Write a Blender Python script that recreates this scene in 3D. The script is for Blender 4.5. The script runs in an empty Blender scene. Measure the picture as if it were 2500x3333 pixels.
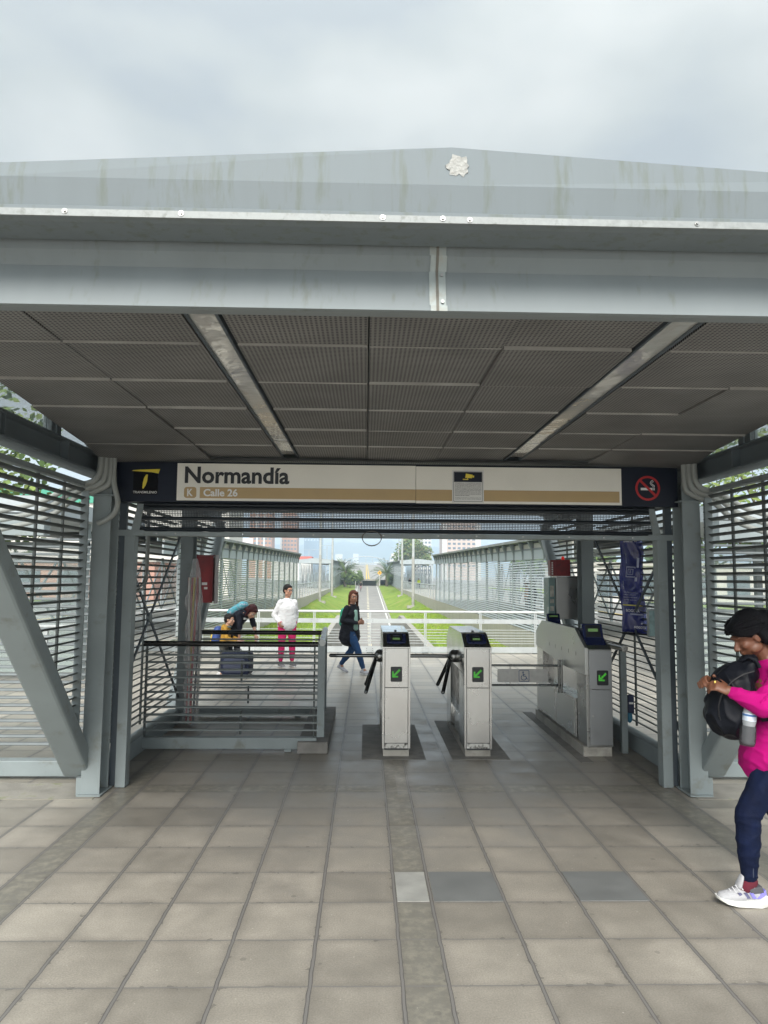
import bpy, math, random
from mathutils import Vector, Matrix
random.seed(7)
R = math.radians
sc = bpy.context.scene
COL = sc.collection

# ------------------------------------------------------------------ camera
cam_d = bpy.data.cameras.new("camera"); cam = bpy.data.objects.new("camera", cam_d); COL.objects.link(cam)
sc.camera = cam
cam_d.sensor_fit = 'VERTICAL'; cam_d.sensor_height = 36; cam_d.lens = 36 * 2340 / 3333
cam_d.clip_end = 20000; cam_d.clip_start = 0.05
yaw, pitch, roll = R(1.42), R(5.19), R(.45)
F = Vector((math.sin(yaw) * math.cos(pitch), math.cos(yaw) * math.cos(pitch), math.sin(pitch)))
R0 = Vector((math.cos(yaw), -math.sin(yaw), 0)); U0 = R0.cross(F)
RX = math.cos(roll) * R0 + math.sin(roll) * U0; UX = -math.sin(roll) * R0 + math.cos(roll) * U0
M4 = Matrix((RX, UX, -F)).transposed().to_4x4(); M4.translation = Vector((0, 0, 1.75))
cam.matrix_world = M4

# ------------------------------------------------------------------ world and light
SUN_EL, SUN_AZ = 36, 188
w = bpy.data.worlds.new("World"); sc.world = w; w.use_nodes = True
nt = w.node_tree; N = nt.nodes; L = nt.links; N.clear()
out = N.new("ShaderNodeOutputWorld"); bg = N.new("ShaderNodeBackground"); bg.inputs[1].default_value = 0.05
sky = N.new("ShaderNodeTexSky"); sky.sky_type = 'NISHITA'; sky.sun_disc = False
sky.sun_elevation = R(SUN_EL); sky.sun_rotation = R(SUN_AZ); sky.altitude = 2600; sky.air_density = 1.2; sky.dust_density = 2.5
tc = N.new("ShaderNodeTexCoord"); mp = N.new("ShaderNodeMapping"); mp.inputs['Scale'].default_value = (1, 1, 2.0)
n1 = N.new("ShaderNodeTexNoise"); n1.inputs['Scale'].default_value = 2.9; n1.inputs['Detail'].default_value = 5; n1.inputs['Roughness'].default_value = .42
mp.inputs['Location'].default_value = (2.1, .6, .2)
cr = N.new("ShaderNodeValToRGB")
cr.color_ramp.elements[0].position = .39; cr.color_ramp.elements[0].color = (4.65, 5.02, 5.25, 1)
cr.color_ramp.elements[1].position = .60; cr.color_ramp.elements[1].color = (6.7, 6.9, 6.75, 1)
e = cr.color_ramp.elements.new(.48); e.color = (5.5, 5.8, 5.75, 1)
n2 = N.new("ShaderNodeTexNoise"); n2.inputs['Scale'].default_value = 1.1; n2.inputs['Detail'].default_value = 3
r2 = N.new("ShaderNodeMapRange"); r2.inputs[1].default_value = .40; r2.inputs[2].default_value = .75; r2.inputs[3].default_value = 1.0; r2.inputs[4].default_value = .93
mx = N.new("ShaderNodeMixRGB")
L.new(tc.outputs['Generated'], mp.inputs[0]); L.new(mp.outputs[0], n1.inputs[0]); L.new(mp.outputs[0], n2.inputs[0])
L.new(n1.outputs[0], cr.inputs[0]); L.new(n2.outputs[0], r2.inputs[0]); L.new(r2.outputs[0], mx.inputs[0])
L.new(sky.outputs[0], mx.inputs[1]); L.new(cr.outputs[0], mx.inputs[2]); 
sz = N.new("ShaderNodeSeparateXYZ"); L.new(tc.outputs['Generated'], sz.inputs[0])      # an overcast sky is brightest overhead
ov = N.new("ShaderNodeMapRange"); ov.inputs[1].default_value = .5; ov.inputs[2].default_value = 1; ov.inputs[3].default_value = .77; ov.inputs[4].default_value = 1.45; L.new(sz.outputs[2], ov.inputs[0])
dt = N.new("ShaderNodeVectorMath"); dt.operation = 'DOT_PRODUCT'; L.new(tc.outputs['Generated'], dt.inputs[0])      # glow added around the unseen sun as fill from behind the camera
dt.inputs[1].default_value = (math.sin(R(SUN_AZ)) * math.cos(R(SUN_EL)), math.cos(R(SUN_AZ)) * math.cos(R(SUN_EL)), math.sin(R(SUN_EL)))
gl_ = N.new("ShaderNodeMapRange"); gl_.interpolation_type = 'SMOOTHSTEP'; gl_.inputs[1].default_value = .1; gl_.inputs[2].default_value = 1; gl_.inputs[3].default_value = 1; gl_.inputs[4].default_value = 3.2; L.new(dt.outputs['Value'], gl_.inputs[0])
mm = N.new("ShaderNodeMath"); mm.operation = 'MULTIPLY'; L.new(ov.outputs[0], mm.inputs[0]); L.new(gl_.outputs[0], mm.inputs[1])
ovs = N.new("ShaderNodeVectorMath"); ovs.operation = 'SCALE'; L.new(mx.outputs[0], ovs.inputs[0]); L.new(mm.outputs[0], ovs.inputs['Scale']); L.new(ovs.outputs[0], bg.inputs[0]); L.new(bg.outputs[0], out.inputs[0])
sd = bpy.data.lights.new("sun", 'SUN'); sd.energy = 1.5; sd.angle = R(25); sd.color = (1, .955, .88)
sun = bpy.data.objects.new("sun", sd); COL.objects.link(sun)
sa = R(SUN_AZ); se = R(SUN_EL)
sdir = Vector((math.sin(sa) * math.cos(se), math.cos(sa) * math.cos(se), math.sin(se)))
sun.rotation_euler = sdir.to_track_quat('Z', 'Y').to_euler()
sc.view_settings.view_transform = 'Standard'; sc.view_settings.look = 'None'
sc.view_settings.exposure = 1.45; sc.cycles.volume_bounces = 3; sc.view_settings.gamma = 1.0; sc.view_settings.use_curve_mapping = False

# ------------------------------------------------------------------ helpers
class MB:
    def __init__(s): s.v = []; s.f = []
    def add(s, vs, fs):
        o = len(s.v); s.v += [tuple(v) for v in vs]; s.f += [tuple(i + o for i in f) for f in fs]
    def box(s, a, b):
        x0, y0, z0 = a; x1, y1, z1 = b
        s.add([(x0, y0, z0), (x1, y0, z0), (x1, y1, z0), (x0, y1, z0), (x0, y0, z1), (x1, y0, z1), (x1, y1, z1), (x0, y1, z1)],
              [(0, 3, 2, 1), (4, 5, 6, 7), (0, 1, 5, 4), (1, 2, 6, 5), (2, 3, 7, 6), (3, 0, 4, 7)]); return s
    def frame(s, p0, p1, up=(0, 0, 1)):
        d = (Vector(p1) - Vector(p0)).normalized(); u = Vector(up)
        if abs(d.dot(u)) > .98: u = Vector((0, 1, 0))
        sd_ = d.cross(u).normalized(); return d, sd_, sd_.cross(d).normalized()
    def prism(s, p0, p1, sec, up=(0, 0, 1)):
        """sec: 2-D polygon (side, up) swept from p0 to p1"""
        d, a, b = s.frame(p0, p1, up); n = len(sec); vs = []
        for p in (Vector(p0), Vector(p1)): vs += [p + a * q[0] + b * q[1] for q in sec]
        fs = [(i, (i + 1) % n, n + (i + 1) % n, n + i) for i in range(n)] + [tuple(range(n - 1, -1, -1)), tuple(range(n, 2 * n))]
        s.add(vs, fs); return s
    def bar(s, p0, p1, w_, h_, up=(0, 0, 1)):
        w_ /= 2; h_ /= 2; return s.prism(p0, p1, [(-w_, -h_), (w_, -h_), (w_, h_), (-w_, h_)], up)
    def tube(s, p0, p1, r, n=10):
        return s.prism(p0, p1, [(r * math.cos(2 * math.pi * i / n), r * math.sin(2 * math.pi * i / n)) for i in range(n)])
    def path(s, pts, r, n=8):
        pts = [Vector(p) for p in pts]; vs = []; m = len(pts); ref = Vector((.13, .31, .94))
        for i, p in enumerate(pts):
            d = (pts[min(i + 1, m - 1)] - pts[max(i - 1, 0)]).normalized()
            a = d.cross(ref).normalized(); b = a.cross(d); rr = r[i] if isinstance(r, (list, tuple)) else r
            vs += [p + a * rr * math.cos(2 * math.pi * k / n) + b * rr * math.sin(2 * math.pi * k / n) for k in range(n)]
        fs = [(i * n + k, i * n + (k + 1) % n, (i + 1) * n + (k + 1) % n, (i + 1) * n + k) for i in range(m - 1) for k in range(n)]
        fs += [tuple(range(n - 1, -1, -1)), tuple(range((m - 1) * n, m * n))]
        s.add(vs, fs); return s
    def ext(s, poly, axis, a, b):
        """poly in the plane normal to axis, extruded from a to b along it"""
        n = len(poly)
        def P(q, t): return {'x': (t, q[0], q[1]), 'y': (q[0], t, q[1]), 'z': (q[0], q[1], t)}[axis]
        s.add([P(q, a) for q in poly] + [P(q, b) for q in poly],
              [(i, (i + 1) % n, n + (i + 1) % n, n + i) for i in range(n)] + [tuple(range(n - 1, -1, -1)), tuple(range(n, 2 * n))]); return s
    def ell(s, c, r, fr=None, nu=14, nv=9):
        c = Vector(c); A = fr or (Vector((1, 0, 0)), Vector((0, 1, 0)), Vector((0, 0, 1))); vs = [c - A[2] * r[2]]; 
        for j in range(1, nv):
            t = math.pi * j / nv - math.pi / 2
            for i in range(nu):
                q = 2 * math.pi * i / nu
                vs.append(c + A[0] * r[0] * math.cos(t) * math.cos(q) + A[1] * r[1] * math.cos(t) * math.sin(q) + A[2] * r[2] * math.sin(t))
        vs.append(c + A[2] * r[2]); fs = []
        for i in range(nu): fs.append((0, 1 + (i + 1) % nu, 1 + i))
        for j in range(nv - 2):
            for i in range(nu):
                a = 1 + j * nu; b = a + nu; fs.append((a + i, a + (i + 1) % nu, b + (i + 1) % nu, b + i))
        a = 1 + (nv - 2) * nu; t = len(vs) - 1
        for i in range(nu): fs.append((a + i, a + (i + 1) % nu, t))
        s.add(vs, fs); return s
    def cap(s, p0, p1, r0, r1, sx=1.0, side=None, n=12):
        """tapered capsule; sx widens it along 'side'"""
        p0 = Vector(p0); p1 = Vector(p1); d = p1 - p0; Ln = d.length
        if Ln < 1e-6: return s
        d.normalize(); a = Vector(side) if side else d.orthogonal(); a = (a - d * a.dot(d)).normalized(); b = d.cross(a)
        rings = []
        for k in (-.97, -.75, -.4, 0): rings.append((p0 + d * r0 * k, r0 * math.sqrt(1 - k * k)))
        for k in (.33, .66): rings.append((p0 + d * Ln * k, r0 + (r1 - r0) * k))
        for k in (0, .4, .75, .97): rings.append((p1 + d * r1 * k, r1 * math.sqrt(1 - k * k)))
        vs = []
        for c, r in rings: vs += [c + a * r * sx * math.cos(2 * math.pi * k / n) + b * r * math.sin(2 * math.pi * k / n) for k in range(n)]
        m = len(rings)
        fs = [(i * n + k, i * n + (k + 1) % n, (i + 1) * n + (k + 1) % n, (i + 1) * n + k) for i in range(m - 1) for k in range(n)]
        fs += [tuple(range(n - 1, -1, -1)), tuple(range((m - 1) * n, m * n))]
        s.add(vs, fs); return s
    def mesh(s, name):
        me = bpy.data.meshes.new(name); me.from_pydata(s.v, [], s.f); me.update(); return me
    def build(s, name, m, parent=None, smooth=None, bevel=0, loc=None):
        me = s.mesh(name); me.materials.append(m)
        o = bpy.data.objects.new(name, me); COL.objects.link(o)
        if parent: o.parent = parent
        if loc: o.location = loc
        if smooth is not None:
            me.shade_smooth(); me.set_sharp_from_angle(angle=R(smooth))
        if bevel:
            import bmesh; q_ = bmesh.new(); q_.from_mesh(me); bmesh.ops.recalc_face_normals(q_, faces=q_.faces); q_.to_mesh(me); q_.free()
            b = o.modifiers.new("bevel", 'BEVEL'); b.width = bevel; b.segments = 2; b.limit_method = 'ANGLE'; b.angle_limit = R(40)
        return o
    def blob(s, name, m, parent=None, vox=.01, it=3):
        """union of the overlapping solids as one smooth continuous skin"""
        me = s.mesh(name + "_t"); t = bpy.data.objects.new(name + "_t", me); COL.objects.link(t)
        r = t.modifiers.new("r", 'REMESH'); r.mode = 'VOXEL'; r.voxel_size = vox
        q = t.modifiers.new("s", 'SMOOTH'); q.iterations = it; q.factor = .5
        dg = bpy.context.evaluated_depsgraph_get(); dg.update()
        m2 = bpy.data.meshes.new_from_object(t.evaluated_get(dg)); m2.name = name
        bpy.data.objects.remove(t); bpy.data.meshes.remove(me)
        m2.materials.clear(); m2.materials.append(m); m2.shade_smooth()
        o = bpy.data.objects.new(name, m2); COL.objects.link(o)
        if parent: o.parent = parent
        return o

def tag(o, label=None, cat=None, group=None, kind=None):
    if label: o['label'] = label
    if cat: o['category'] = cat
    if group: o['group'] = group
    if kind: o['kind'] = kind
    return o
def thing(name, label, cat, loc=(0, 0, 0), rz=0, group=None):
    o = bpy.data.objects.new(name, None); COL.objects.link(o); o.empty_display_size = .1
    o.location = loc; o.rotation_euler = (0, 0, rz); return tag(o, label, cat, group)
def struct(o): o['kind'] = 'structure'; return o
def dup(o, parent=None, **kw):
    c = o.copy(); COL.objects.link(c); c.parent = parent
    for ch in [q for q in list(bpy.data.objects) if q.parent == o]: dup(ch, c)
    for k, v in kw.items(): c[k] = v
    return c

MC = {}
def mat(name, col, rough=.6, metal=0., var=.12, vs=6., bump=0., bs=60., spec=.5, dirt=None, dscale=3., dthr=.62, streak=False, emis=None, alpha=None, trans=0.):
    if name in MC: return MC[name]
    m = bpy.data.materials.new(name); m.use_nodes = True; nt = m.node_tree; N = nt.nodes; L = nt.links
    b = N['Principled BSDF']; b.inputs['Roughness'].default_value = rough; b.inputs['Metallic'].default_value = metal
    b.inputs['Specular IOR Level'].default_value = spec
    tc = N.new("ShaderNodeTexCoord"); src = tc.outputs['Object']
    c = (*col, 1)
    if var:
        n = N.new("ShaderNodeTexNoise"); n.inputs['Scale'].default_value = vs; n.inputs['Detail'].default_value = 5
        if streak:
            mp = N.new("ShaderNodeMapping"); mp.inputs['Scale'].default_value = (6, 6, .5); L.new(src, mp.inputs[0]); L.new(mp.outputs[0], n.inputs[0])
        else: L.new(src, n.inputs[0])
        r = N.new("ShaderNodeMapRange"); r.inputs[1].default_value = .3; r.inputs[2].default_value = .7; r.inputs[3].default_value = 1 - var; r.inputs[4].default_value = 1 + var
        L.new(n.outputs[0], r.inputs[0]); h = N.new("ShaderNodeVectorMath"); h.operation = 'SCALE'; h.inputs[0].default_value = col
        L.new(r.outputs[0], h.inputs['Scale']); cs = h.outputs[0]
        if dirt:
            n3 = N.new("ShaderNodeTexNoise"); n3.inputs['Scale'].default_value = dscale; n3.inputs['Detail'].default_value = 8; n3.inputs['Roughness'].default_value = .65; L.new(mp.outputs[0] if streak else src, n3.inputs[0])
            r3 = N.new("ShaderNodeMapRange"); r3.inputs[1].default_value = dthr - .06; r3.inputs[2].default_value = dthr + .08; L.new(n3.outputs[0], r3.inputs[0])
            mx = N.new("ShaderNodeMixRGB"); mx.inputs[2].default_value = (*dirt, 1); L.new(r3.outputs[0], mx.inputs[0]); L.new(cs, mx.inputs[1]); cs = mx.outputs[0]
        L.new(cs, b.inputs['Base Color'])
        r4 = N.new("ShaderNodeMapRange"); r4.inputs[1].default_value = .3; r4.inputs[2].default_value = .7; r4.inputs[3].default_value = max(.02, rough - .08); r4.inputs[4].default_value = min(1, rough + .08)
        L.new(n.outputs[0], r4.inputs[0]); L.new(r4.outputs[0], b.inputs['Roughness'])
    else: b.inputs['Base Color'].default_value = c
    if bump:
        nb = N.new("ShaderNodeTexNoise"); nb.inputs['Scale'].default_value = bs; nb.inputs['Detail'].default_value = 4; L.new(src, nb.inputs[0])
        bp = N.new("ShaderNodeBump"); bp.inputs['Strength'].default_value = bump; bp.inputs['Distance'].default_value = .02
        L.new(nb.outputs[0], bp.inputs['Height']); L.new(bp.outputs[0], b.inputs['Normal'])
    if emis: b.inputs['Emission Color'].default_value = (*emis[:3], 1); b.inputs['Emission Strength'].default_value = emis[3]
    if trans: b.inputs['Transmission Weight'].default_value = trans
    if alpha is not None: b.inputs['Alpha'].default_value = alpha
    MC[name] = m; return m

STEEL = mat('grey_paint', (.22, .255, .262), .5, 0, .1, 3, bump=.03, bs=40, dirt=(.17, .18, .165), dscale=5, dthr=.62)
STEELD = mat('grey_paint_louvre', (.075, .085, .083), .5, 0, .12, 8, spec=.25)
NAVYST = mat('dark_grey_paint', (.06, .075, .09), .5, 0, .15, 4)
PALE = mat('pale_grey_paint', (.36, .40, .42), .5, 0, .08, 3, dirt=(.34, .36, .36), dscale=3, dthr=.66)
FASC = mat('fascia_paint', (.215, .243, .255), .6, 0, .05, 1.3, spec=.3, streak=True, dirt=(.185, .205, .195), dscale=3.2, dthr=.64)
FASCD = mat('darkened_fascia_paint', (.165, .190, .203), .65, 0, .06, 1.3, spec=.3, streak=True, dirt=(.140, .160, .148), dscale=3.6, dthr=.58)  # fascia paint darkened to offset stronger light on the upper band; streaks are grime
ALU = mat('bare_aluminium', (.27, .285, .285), .6, .2, .15, 40, dirt=(.19, .20, .19), dscale=25, dthr=.6)
INOX = mat('brushed_stainless', (.46, .455, .44), .26, .98, .10, 2.2, bump=.02, bs=20, dirt=(.44, .43, .41), dscale=9, dthr=.62)
INOXD = mat('worn_stainless', (.36, .36, .35), .3, .95, .07, 3)
BLACKM = mat('black_metal', (.012, .014, .017), .35, 0, .2, 10)
NAVY = mat('navy_panel', (.006, .009, .020), .38, 0, .25, 2, spec=.25)
OFFW = mat('sign_off_white', (.78, .76, .69), .4, 0, .05, 2, dirt=(.66, .63, .57), dscale=4, dthr=.72)
TAN = mat('sign_tan', (.44, .31, .145), .4, 0, .05, 4)
INK = mat('black_ink', (.012, .014, .018), .4, 0, 0)
WHITEI = mat('white_ink', (.75, .75, .74), .5, 0, 0)
YELI = mat('yellow_ink', (.75, .60, .05), .45, 0, 0)
REDI = mat('red_ink', (.45, .012, .015), .45, 0, 0)
BLUEI = mat('blue_ink', (.02, .06, .16), .45, 0, 0)
CONC = mat('concrete', (.36, .345, .31), .85, 0, .15, 3, bump=.15, bs=30, dirt=(.2, .19, .17), dscale=2, dthr=.6)
CONCD = mat('stained_concrete', (.185, .178, .165), .75, 0, .3, 6, bump=.15, bs=40, dirt=(.21, .2, .19), dscale=9, dthr=.58)
ASPH = mat('asphalt', (.15, .15, .15), .9, 0, .12, .5)
GLASS = mat('glass', (.75, .85, .85), .06, 0, 0, alpha=.35)
RUB = mat('black_rubber', (.02, .02, .022), .7, 0, .1)
GREEN_E = mat('led_green', (.02, .2, .02), .5, 0, 0, emis=(.12, .9, .05, .22))

def txt(s, name, m, parent, x, z, y, width=None, height=None, bold=.0, ext=.0012, rot=(90, 0, 0), align='LEFT', sub=None):
    cu = bpy.data.curves.new(name, 'FONT'); cu.body = s; cu.size = 1; cu.offset = bold; cu.align_x = align; cu.resolution_u = 3
    t = bpy.data.objects.new(name + "_t", cu); COL.objects.link(t)
    dg = bpy.context.evaluated_depsgraph_get(); dg.update(); me = bpy.data.meshes.new_from_object(t.evaluated_get(dg)); me.name = name
    bpy.data.objects.remove(t)
    xs = [v.co.x for v in me.vertices]; ys = [v.co.y for v in me.vertices]
    if not xs: return None
    sx = (width / (max(xs) - min(xs))) if width else None; sy = (height / (max(ys) - min(ys))) if height else None
    sx = sx or sy; sy = sy or sx; x0 = min(xs) if align == 'LEFT' else (min(xs) + max(xs)) / 2; y0 = min(ys)
    for v in me.vertices: v.co = ((v.co.x - x0) * sx, (v.co.y - y0) * sy, v.co.z)
    me.materials.clear(); me.materials.append(m)
    o = bpy.data.objects.new(name, me); COL.objects.link(o); o.parent = parent; o.location = (x, y, z); o.rotation_euler = [R(a) for a in rot]
    return o
def flat(poly, y, name, m, parent, t=.002):
    """a thin plate in the x-z plane whose front is at y"""
    return MB().ext(poly, 'y', y, y + t).build(name, m, parent)
def rect(x0, z0, x1, z1): return [(x0, z0), (x1, z0), (x1, z1), (x0, z1)]
def rrect(x0, z0, x1, z1, r, n=5):
    p = []
    for cx, cz, a in ((x1 - r, z0 + r, -90), (x1 - r, z1 - r, 0), (x0 + r, z1 - r, 90), (x0 + r, z0 + r, 180)):
        for k in range(n + 1): t = R(a + 90 * k / n); p.append((cx + r * math.cos(t), cz + r * math.sin(t)))
    return p
def ring(cx, cz, r0, r1, y, name, m, parent, n=40, a0=0, a1=360, t=.002):
    b = MB()
    for k in range(n):
        p = [R(a0 + (a1 - a0) * (k + j) / n) for j in (0, 1)]
        b.ext([(cx + r0 * math.cos(p[0]), cz + r0 * math.sin(p[0])), (cx + r1 * math.cos(p[0]), cz + r1 * math.sin(p[0])),
               (cx + r1 * math.cos(p[1]), cz + r1 * math.sin(p[1])), (cx + r0 * math.cos(p[1]), cz + r0 * math.sin(p[1]))], 'y', y, y + t)
    return b.build(name, m, parent)
XC = .2775     # centre line of the station
def mir(x): return 2 * XC - x

# ------------------------------------------------------------------ setting: floor, terrain, path
def nmath(nt, op, a, b=None, c=None):
    n = nt.nodes.new("ShaderNodeMath"); n.operation = op
    for i, v in enumerate((a, b, c)):
        if v is None: continue
        if isinstance(v, (int, float)): n.inputs[i].default_value = v
        else: nt.links.new(v, n.inputs[i])
    return n.outputs[0]
def tile_mat():
    m = bpy.data.materials.new("paving_tiles"); m.use_nodes = True; nt = m.node_tree; N = nt.nodes; L = nt.links; b = N['Principled BSDF']
    M_ = lambda *a: nmath(nt, *a)
    tc = N.new("ShaderNodeTexCoord"); P = tc.outputs['Object']; sp = N.new("ShaderNodeSeparateXYZ"); L.new(P, sp.inputs[0])
    wob = N.new("ShaderNodeTexNoise"); wob.inputs['Scale'].default_value = 9; wob.inputs['Detail'].default_value = 3; L.new(P, wob.inputs[0])
    wv = M_('MULTIPLY', M_('SUBTRACT', wob.outputs[0], .5), .012)
    X = M_('ADD', sp.outputs[0], wv); Y = M_('ADD', sp.outputs[1], wv)
    u = M_('SUBTRACT', X, XC); a2 = M_('SUBTRACT', M_('ABSOLUTE', u), .1)
    out_ = M_('GREATER_THAN', a2, 2.2); t = M_('SUBTRACT', a2, M_('MULTIPLY', out_, .2))
    dx = M_('MINIMUM', M_('PINGPONG', t, .2), M_('ABSOLUTE', M_('SUBTRACT', a2, 2.2)))
    yb = M_('SUBTRACT', Y, 6.059 - 4.0); far_ = M_('GREATER_THAN', yb, 4.2); yt = M_('SUBTRACT', yb, M_('MULTIPLY', far_, .2))
    dy = M_('MINIMUM', M_('PINGPONG', yt, .2), M_('ABSOLUTE', M_('SUBTRACT', yb, 4.2)))
    strip = M_('MAXIMUM', M_('LESS_THAN', a2, 0), M_('MULTIPLY', M_('GREATER_THAN', a2, 2.0), M_('LESS_THAN', a2, 2.2)))
    near = M_('LESS_THAN', Y, 7.2)
    cross = M_('MULTIPLY', M_('MULTIPLY', M_('GREATER_THAN', yb, 4.0), M_('LESS_THAN', yb, 4.2)), M_('LESS_THAN', a2, 2.0))
    cstrip = M_('MAXIMUM', M_('MULTIPLY', strip, near), cross)
    ix = M_('ADD', M_('FLOOR', M_('DIVIDE', t, .4)), M_('MULTIPLY', M_('SIGN', u), 37.3)); iy = M_('FLOOR', M_('DIVIDE', yt, .4))
    cb = N.new("ShaderNodeCombineXYZ"); L.new(ix, cb.inputs[0]); L.new(iy, cb.inputs[1]); L.new(cross, cb.inputs[2])
    wn = N.new("ShaderNodeTexWhiteNoise"); L.new(cb.outputs[0], wn.inputs[0])
    # colour of the slabs
    big = N.new("ShaderNodeTexNoise"); big.inputs['Scale'].default_value = 2.6; big.inputs['Detail'].default_value = 7; big.inputs['Roughness'].default_value = .6
    off = N.new("ShaderNodeVectorMath"); off.operation = 'MULTIPLY_ADD'; L.new(wn.outputs['Color'], off.inputs[0]); off.inputs[1].default_value = (9, 9, 9); L.new(P, off.inputs[2]); L.new(off.outputs[0], big.inputs[0])
    fine = N.new("ShaderNodeTexNoise"); fine.inputs['Scale'].default_value = 130; fine.inputs['Detail'].default_value = 4; L.new(P, fine.inputs[0])
    r = N.new("ShaderNodeValToRGB"); r.color_ramp.elements[0].position = .3; r.color_ramp.elements[0].color = (.235, .214, .182, 1)
    r.color_ramp.elements[1].position = .72; r.color_ramp.elements[1].color = (.375, .342, .292, 1); L.new(big.outputs[0], r.inputs[0])
    v1 = M_('ADD', .80, M_('MULTIPLY', wn.outputs[0], .30)); v2 = M_('ADD', .58, M_('MULTIPLY', fine.outputs[0], .84)); inner_sheen = N.new('ShaderNodeMapRange'); inner_sheen.inputs[1].default_value = 7.0; inner_sheen.inputs[2].default_value = 9.0; inner_sheen.inputs[3].default_value = 1; inner_sheen.inputs[4].default_value = 1.28; L.new(Y, inner_sheen.inputs[0]); v = M_('MULTIPLY', M_('MULTIPLY', v1, v2), inner_sheen.outputs[0])  # slabs past the gates lightened, painting in light reflected off the floor
    sc_ = N.new("ShaderNodeVectorMath"); sc_.operation = 'SCALE'; L.new(r.outputs[0], sc_.inputs[0]); L.new(v, sc_.inputs['Scale'])
    # dark foot dirt in blotches, mostly where people funnel through the gates
    dn = N.new("ShaderNodeTexNoise"); dn.inputs['Scale'].default_value = 7; dn.inputs['Detail'].default_value = 9; dn.inputs['Roughness'].default_value = .7; L.new(P, dn.inputs[0])
    zone = N.new("ShaderNodeMapRange"); zone.inputs[1].default_value = 4.3; zone.inputs[2].default_value = 6.2; L.new(Y, zone.inputs[0])
    zone2 = N.new("ShaderNodeMapRange"); zone2.inputs[1].default_value = 7.2; zone2.inputs[2].default_value = 9.5; zone2.inputs[3].default_value = 1; zone2.inputs[4].default_value = .0; L.new(Y, zone2.inputs[0])
    zx = N.new("ShaderNodeMapRange"); zx.inputs[1].default_value = 2.8; zx.inputs[2].default_value = 1.2; L.new(M_('ABSOLUTE', u), zx.inputs[0])
    dm = M_('MULTIPLY', M_('MULTIPLY', zone.outputs[0], zone2.outputs[0]), zx.outputs[0])
    drt = M_('MULTIPLY', M_('ADD', .25, dn.outputs[0]), dm)
    m1 = N.new("ShaderNodeMixRGB"); L.new(M_('MULTIPLY', drt, .62), m1.inputs[0]); L.new(sc_.outputs[0], m1.inputs[1]); m1.inputs[2].default_value = (.135, .132, .125, 1)
    # concrete strips with pale wear
    sn = N.new("ShaderNodeTexNoise"); sn.inputs['Scale'].default_value = 16; sn.inputs['Detail'].default_value = 8; sn.inputs['Roughness'].default_value = .7; L.new(P, sn.inputs[0])
    sr = N.new("ShaderNodeValToRGB"); sr.color_ramp.elements[0].position = .45; sr.color_ramp.elements[0].color = (.185, .175, .15, 1); sr.color_ramp.elements[1].position = .68; sr.color_ramp.elements[1].color = (.285, .265, .215, 1); L.new(sn.outputs[0], sr.inputs[0])
    m2 = N.new("ShaderNodeMixRGB"); L.new(cstrip, m2.inputs[0]); L.new(m1.outputs[0], m2.inputs[1]); L.new(sr.outputs[0], m2.inputs[2])
    # dirt hugging the joints, and small round gum spots
    dmin = M_('MINIMUM', M_('SUBTRACT', dx, .004), dy)
    edge = N.new("ShaderNodeMapRange"); edge.inputs[1].default_value = .006; edge.inputs[2].default_value = .05; edge.inputs[3].default_value = .34; edge.inputs[4].default_value = 0; L.new(dmin, edge.inputs[0])
    m3 = N.new("ShaderNodeMixRGB"); L.new(M_('MULTIPLY', edge.outputs[0], M_('ADD', dn.outputs[0], .3)), m3.inputs[0]); L.new(m2.outputs[0], m3.inputs[1]); m3.inputs[2].default_value = (.12, .11, .095, 1)
    vo = N.new("ShaderNodeTexVoronoi"); vo.inputs['Scale'].default_value = 3.6; L.new(P, vo.inputs[0])
    gum = M_('MULTIPLY', M_('LESS_THAN', vo.outputs['Distance'], .055), .38)
    m4 = N.new("ShaderNodeMixRGB"); L.new(gum, m4.inputs[0]); L.new(m3.outputs[0], m4.inputs[1]); m4.inputs[2].default_value = (.1, .095, .085, 1)
    chip = N.new("ShaderNodeTexNoise"); chip.inputs['Scale'].default_value = 21; chip.inputs['Detail'].default_value = 3; L.new(P, chip.inputs[0])
    ck = M_('MULTIPLY', M_('MULTIPLY', M_('GREATER_THAN', chip.outputs[0], .60), M_('LESS_THAN', dmin, M_('MULTIPLY', M_('SUBTRACT', chip.outputs[0], .56), .16))), .7)
    mc = N.new("ShaderNodeMixRGB"); L.new(ck, mc.inputs[0]); L.new(m4.outputs[0], mc.inputs[1]); mc.inputs[2].default_value = (.13, .12, .105, 1)
    vs_ = N.new("ShaderNodeTexVoronoi"); vs_.inputs['Scale'].default_value = 11; L.new(P, vs_.inputs[0])
    md = N.new("ShaderNodeMixRGB"); L.new(M_('MULTIPLY', M_('LESS_THAN', vs_.outputs['Distance'], .045), .55), md.inputs[0]); L.new(mc.outputs[0], md.inputs[1]); md.inputs[2].default_value = (.50, .47, .41, 1)
    st_ = N.new("ShaderNodeTexNoise"); st_.inputs['Scale'].default_value = 1.3; st_.inputs['Detail'].default_value = 10; st_.inputs['Roughness'].default_value = .72; st_.inputs['Distortion'].default_value = 1.2; L.new(P, st_.inputs[0])
    sm = N.new("ShaderNodeMapRange"); sm.inputs[1].default_value = .52; sm.inputs[2].default_value = .72; sm.inputs[4].default_value = .42; L.new(st_.outputs[0], sm.inputs[0])
    me_ = N.new("ShaderNodeMixRGB"); L.new(sm.outputs[0], me_.inputs[0]); L.new(md.outputs[0], me_.inputs[1]); me_.inputs[2].default_value = (.19, .175, .15, 1); m4 = me_
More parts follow.
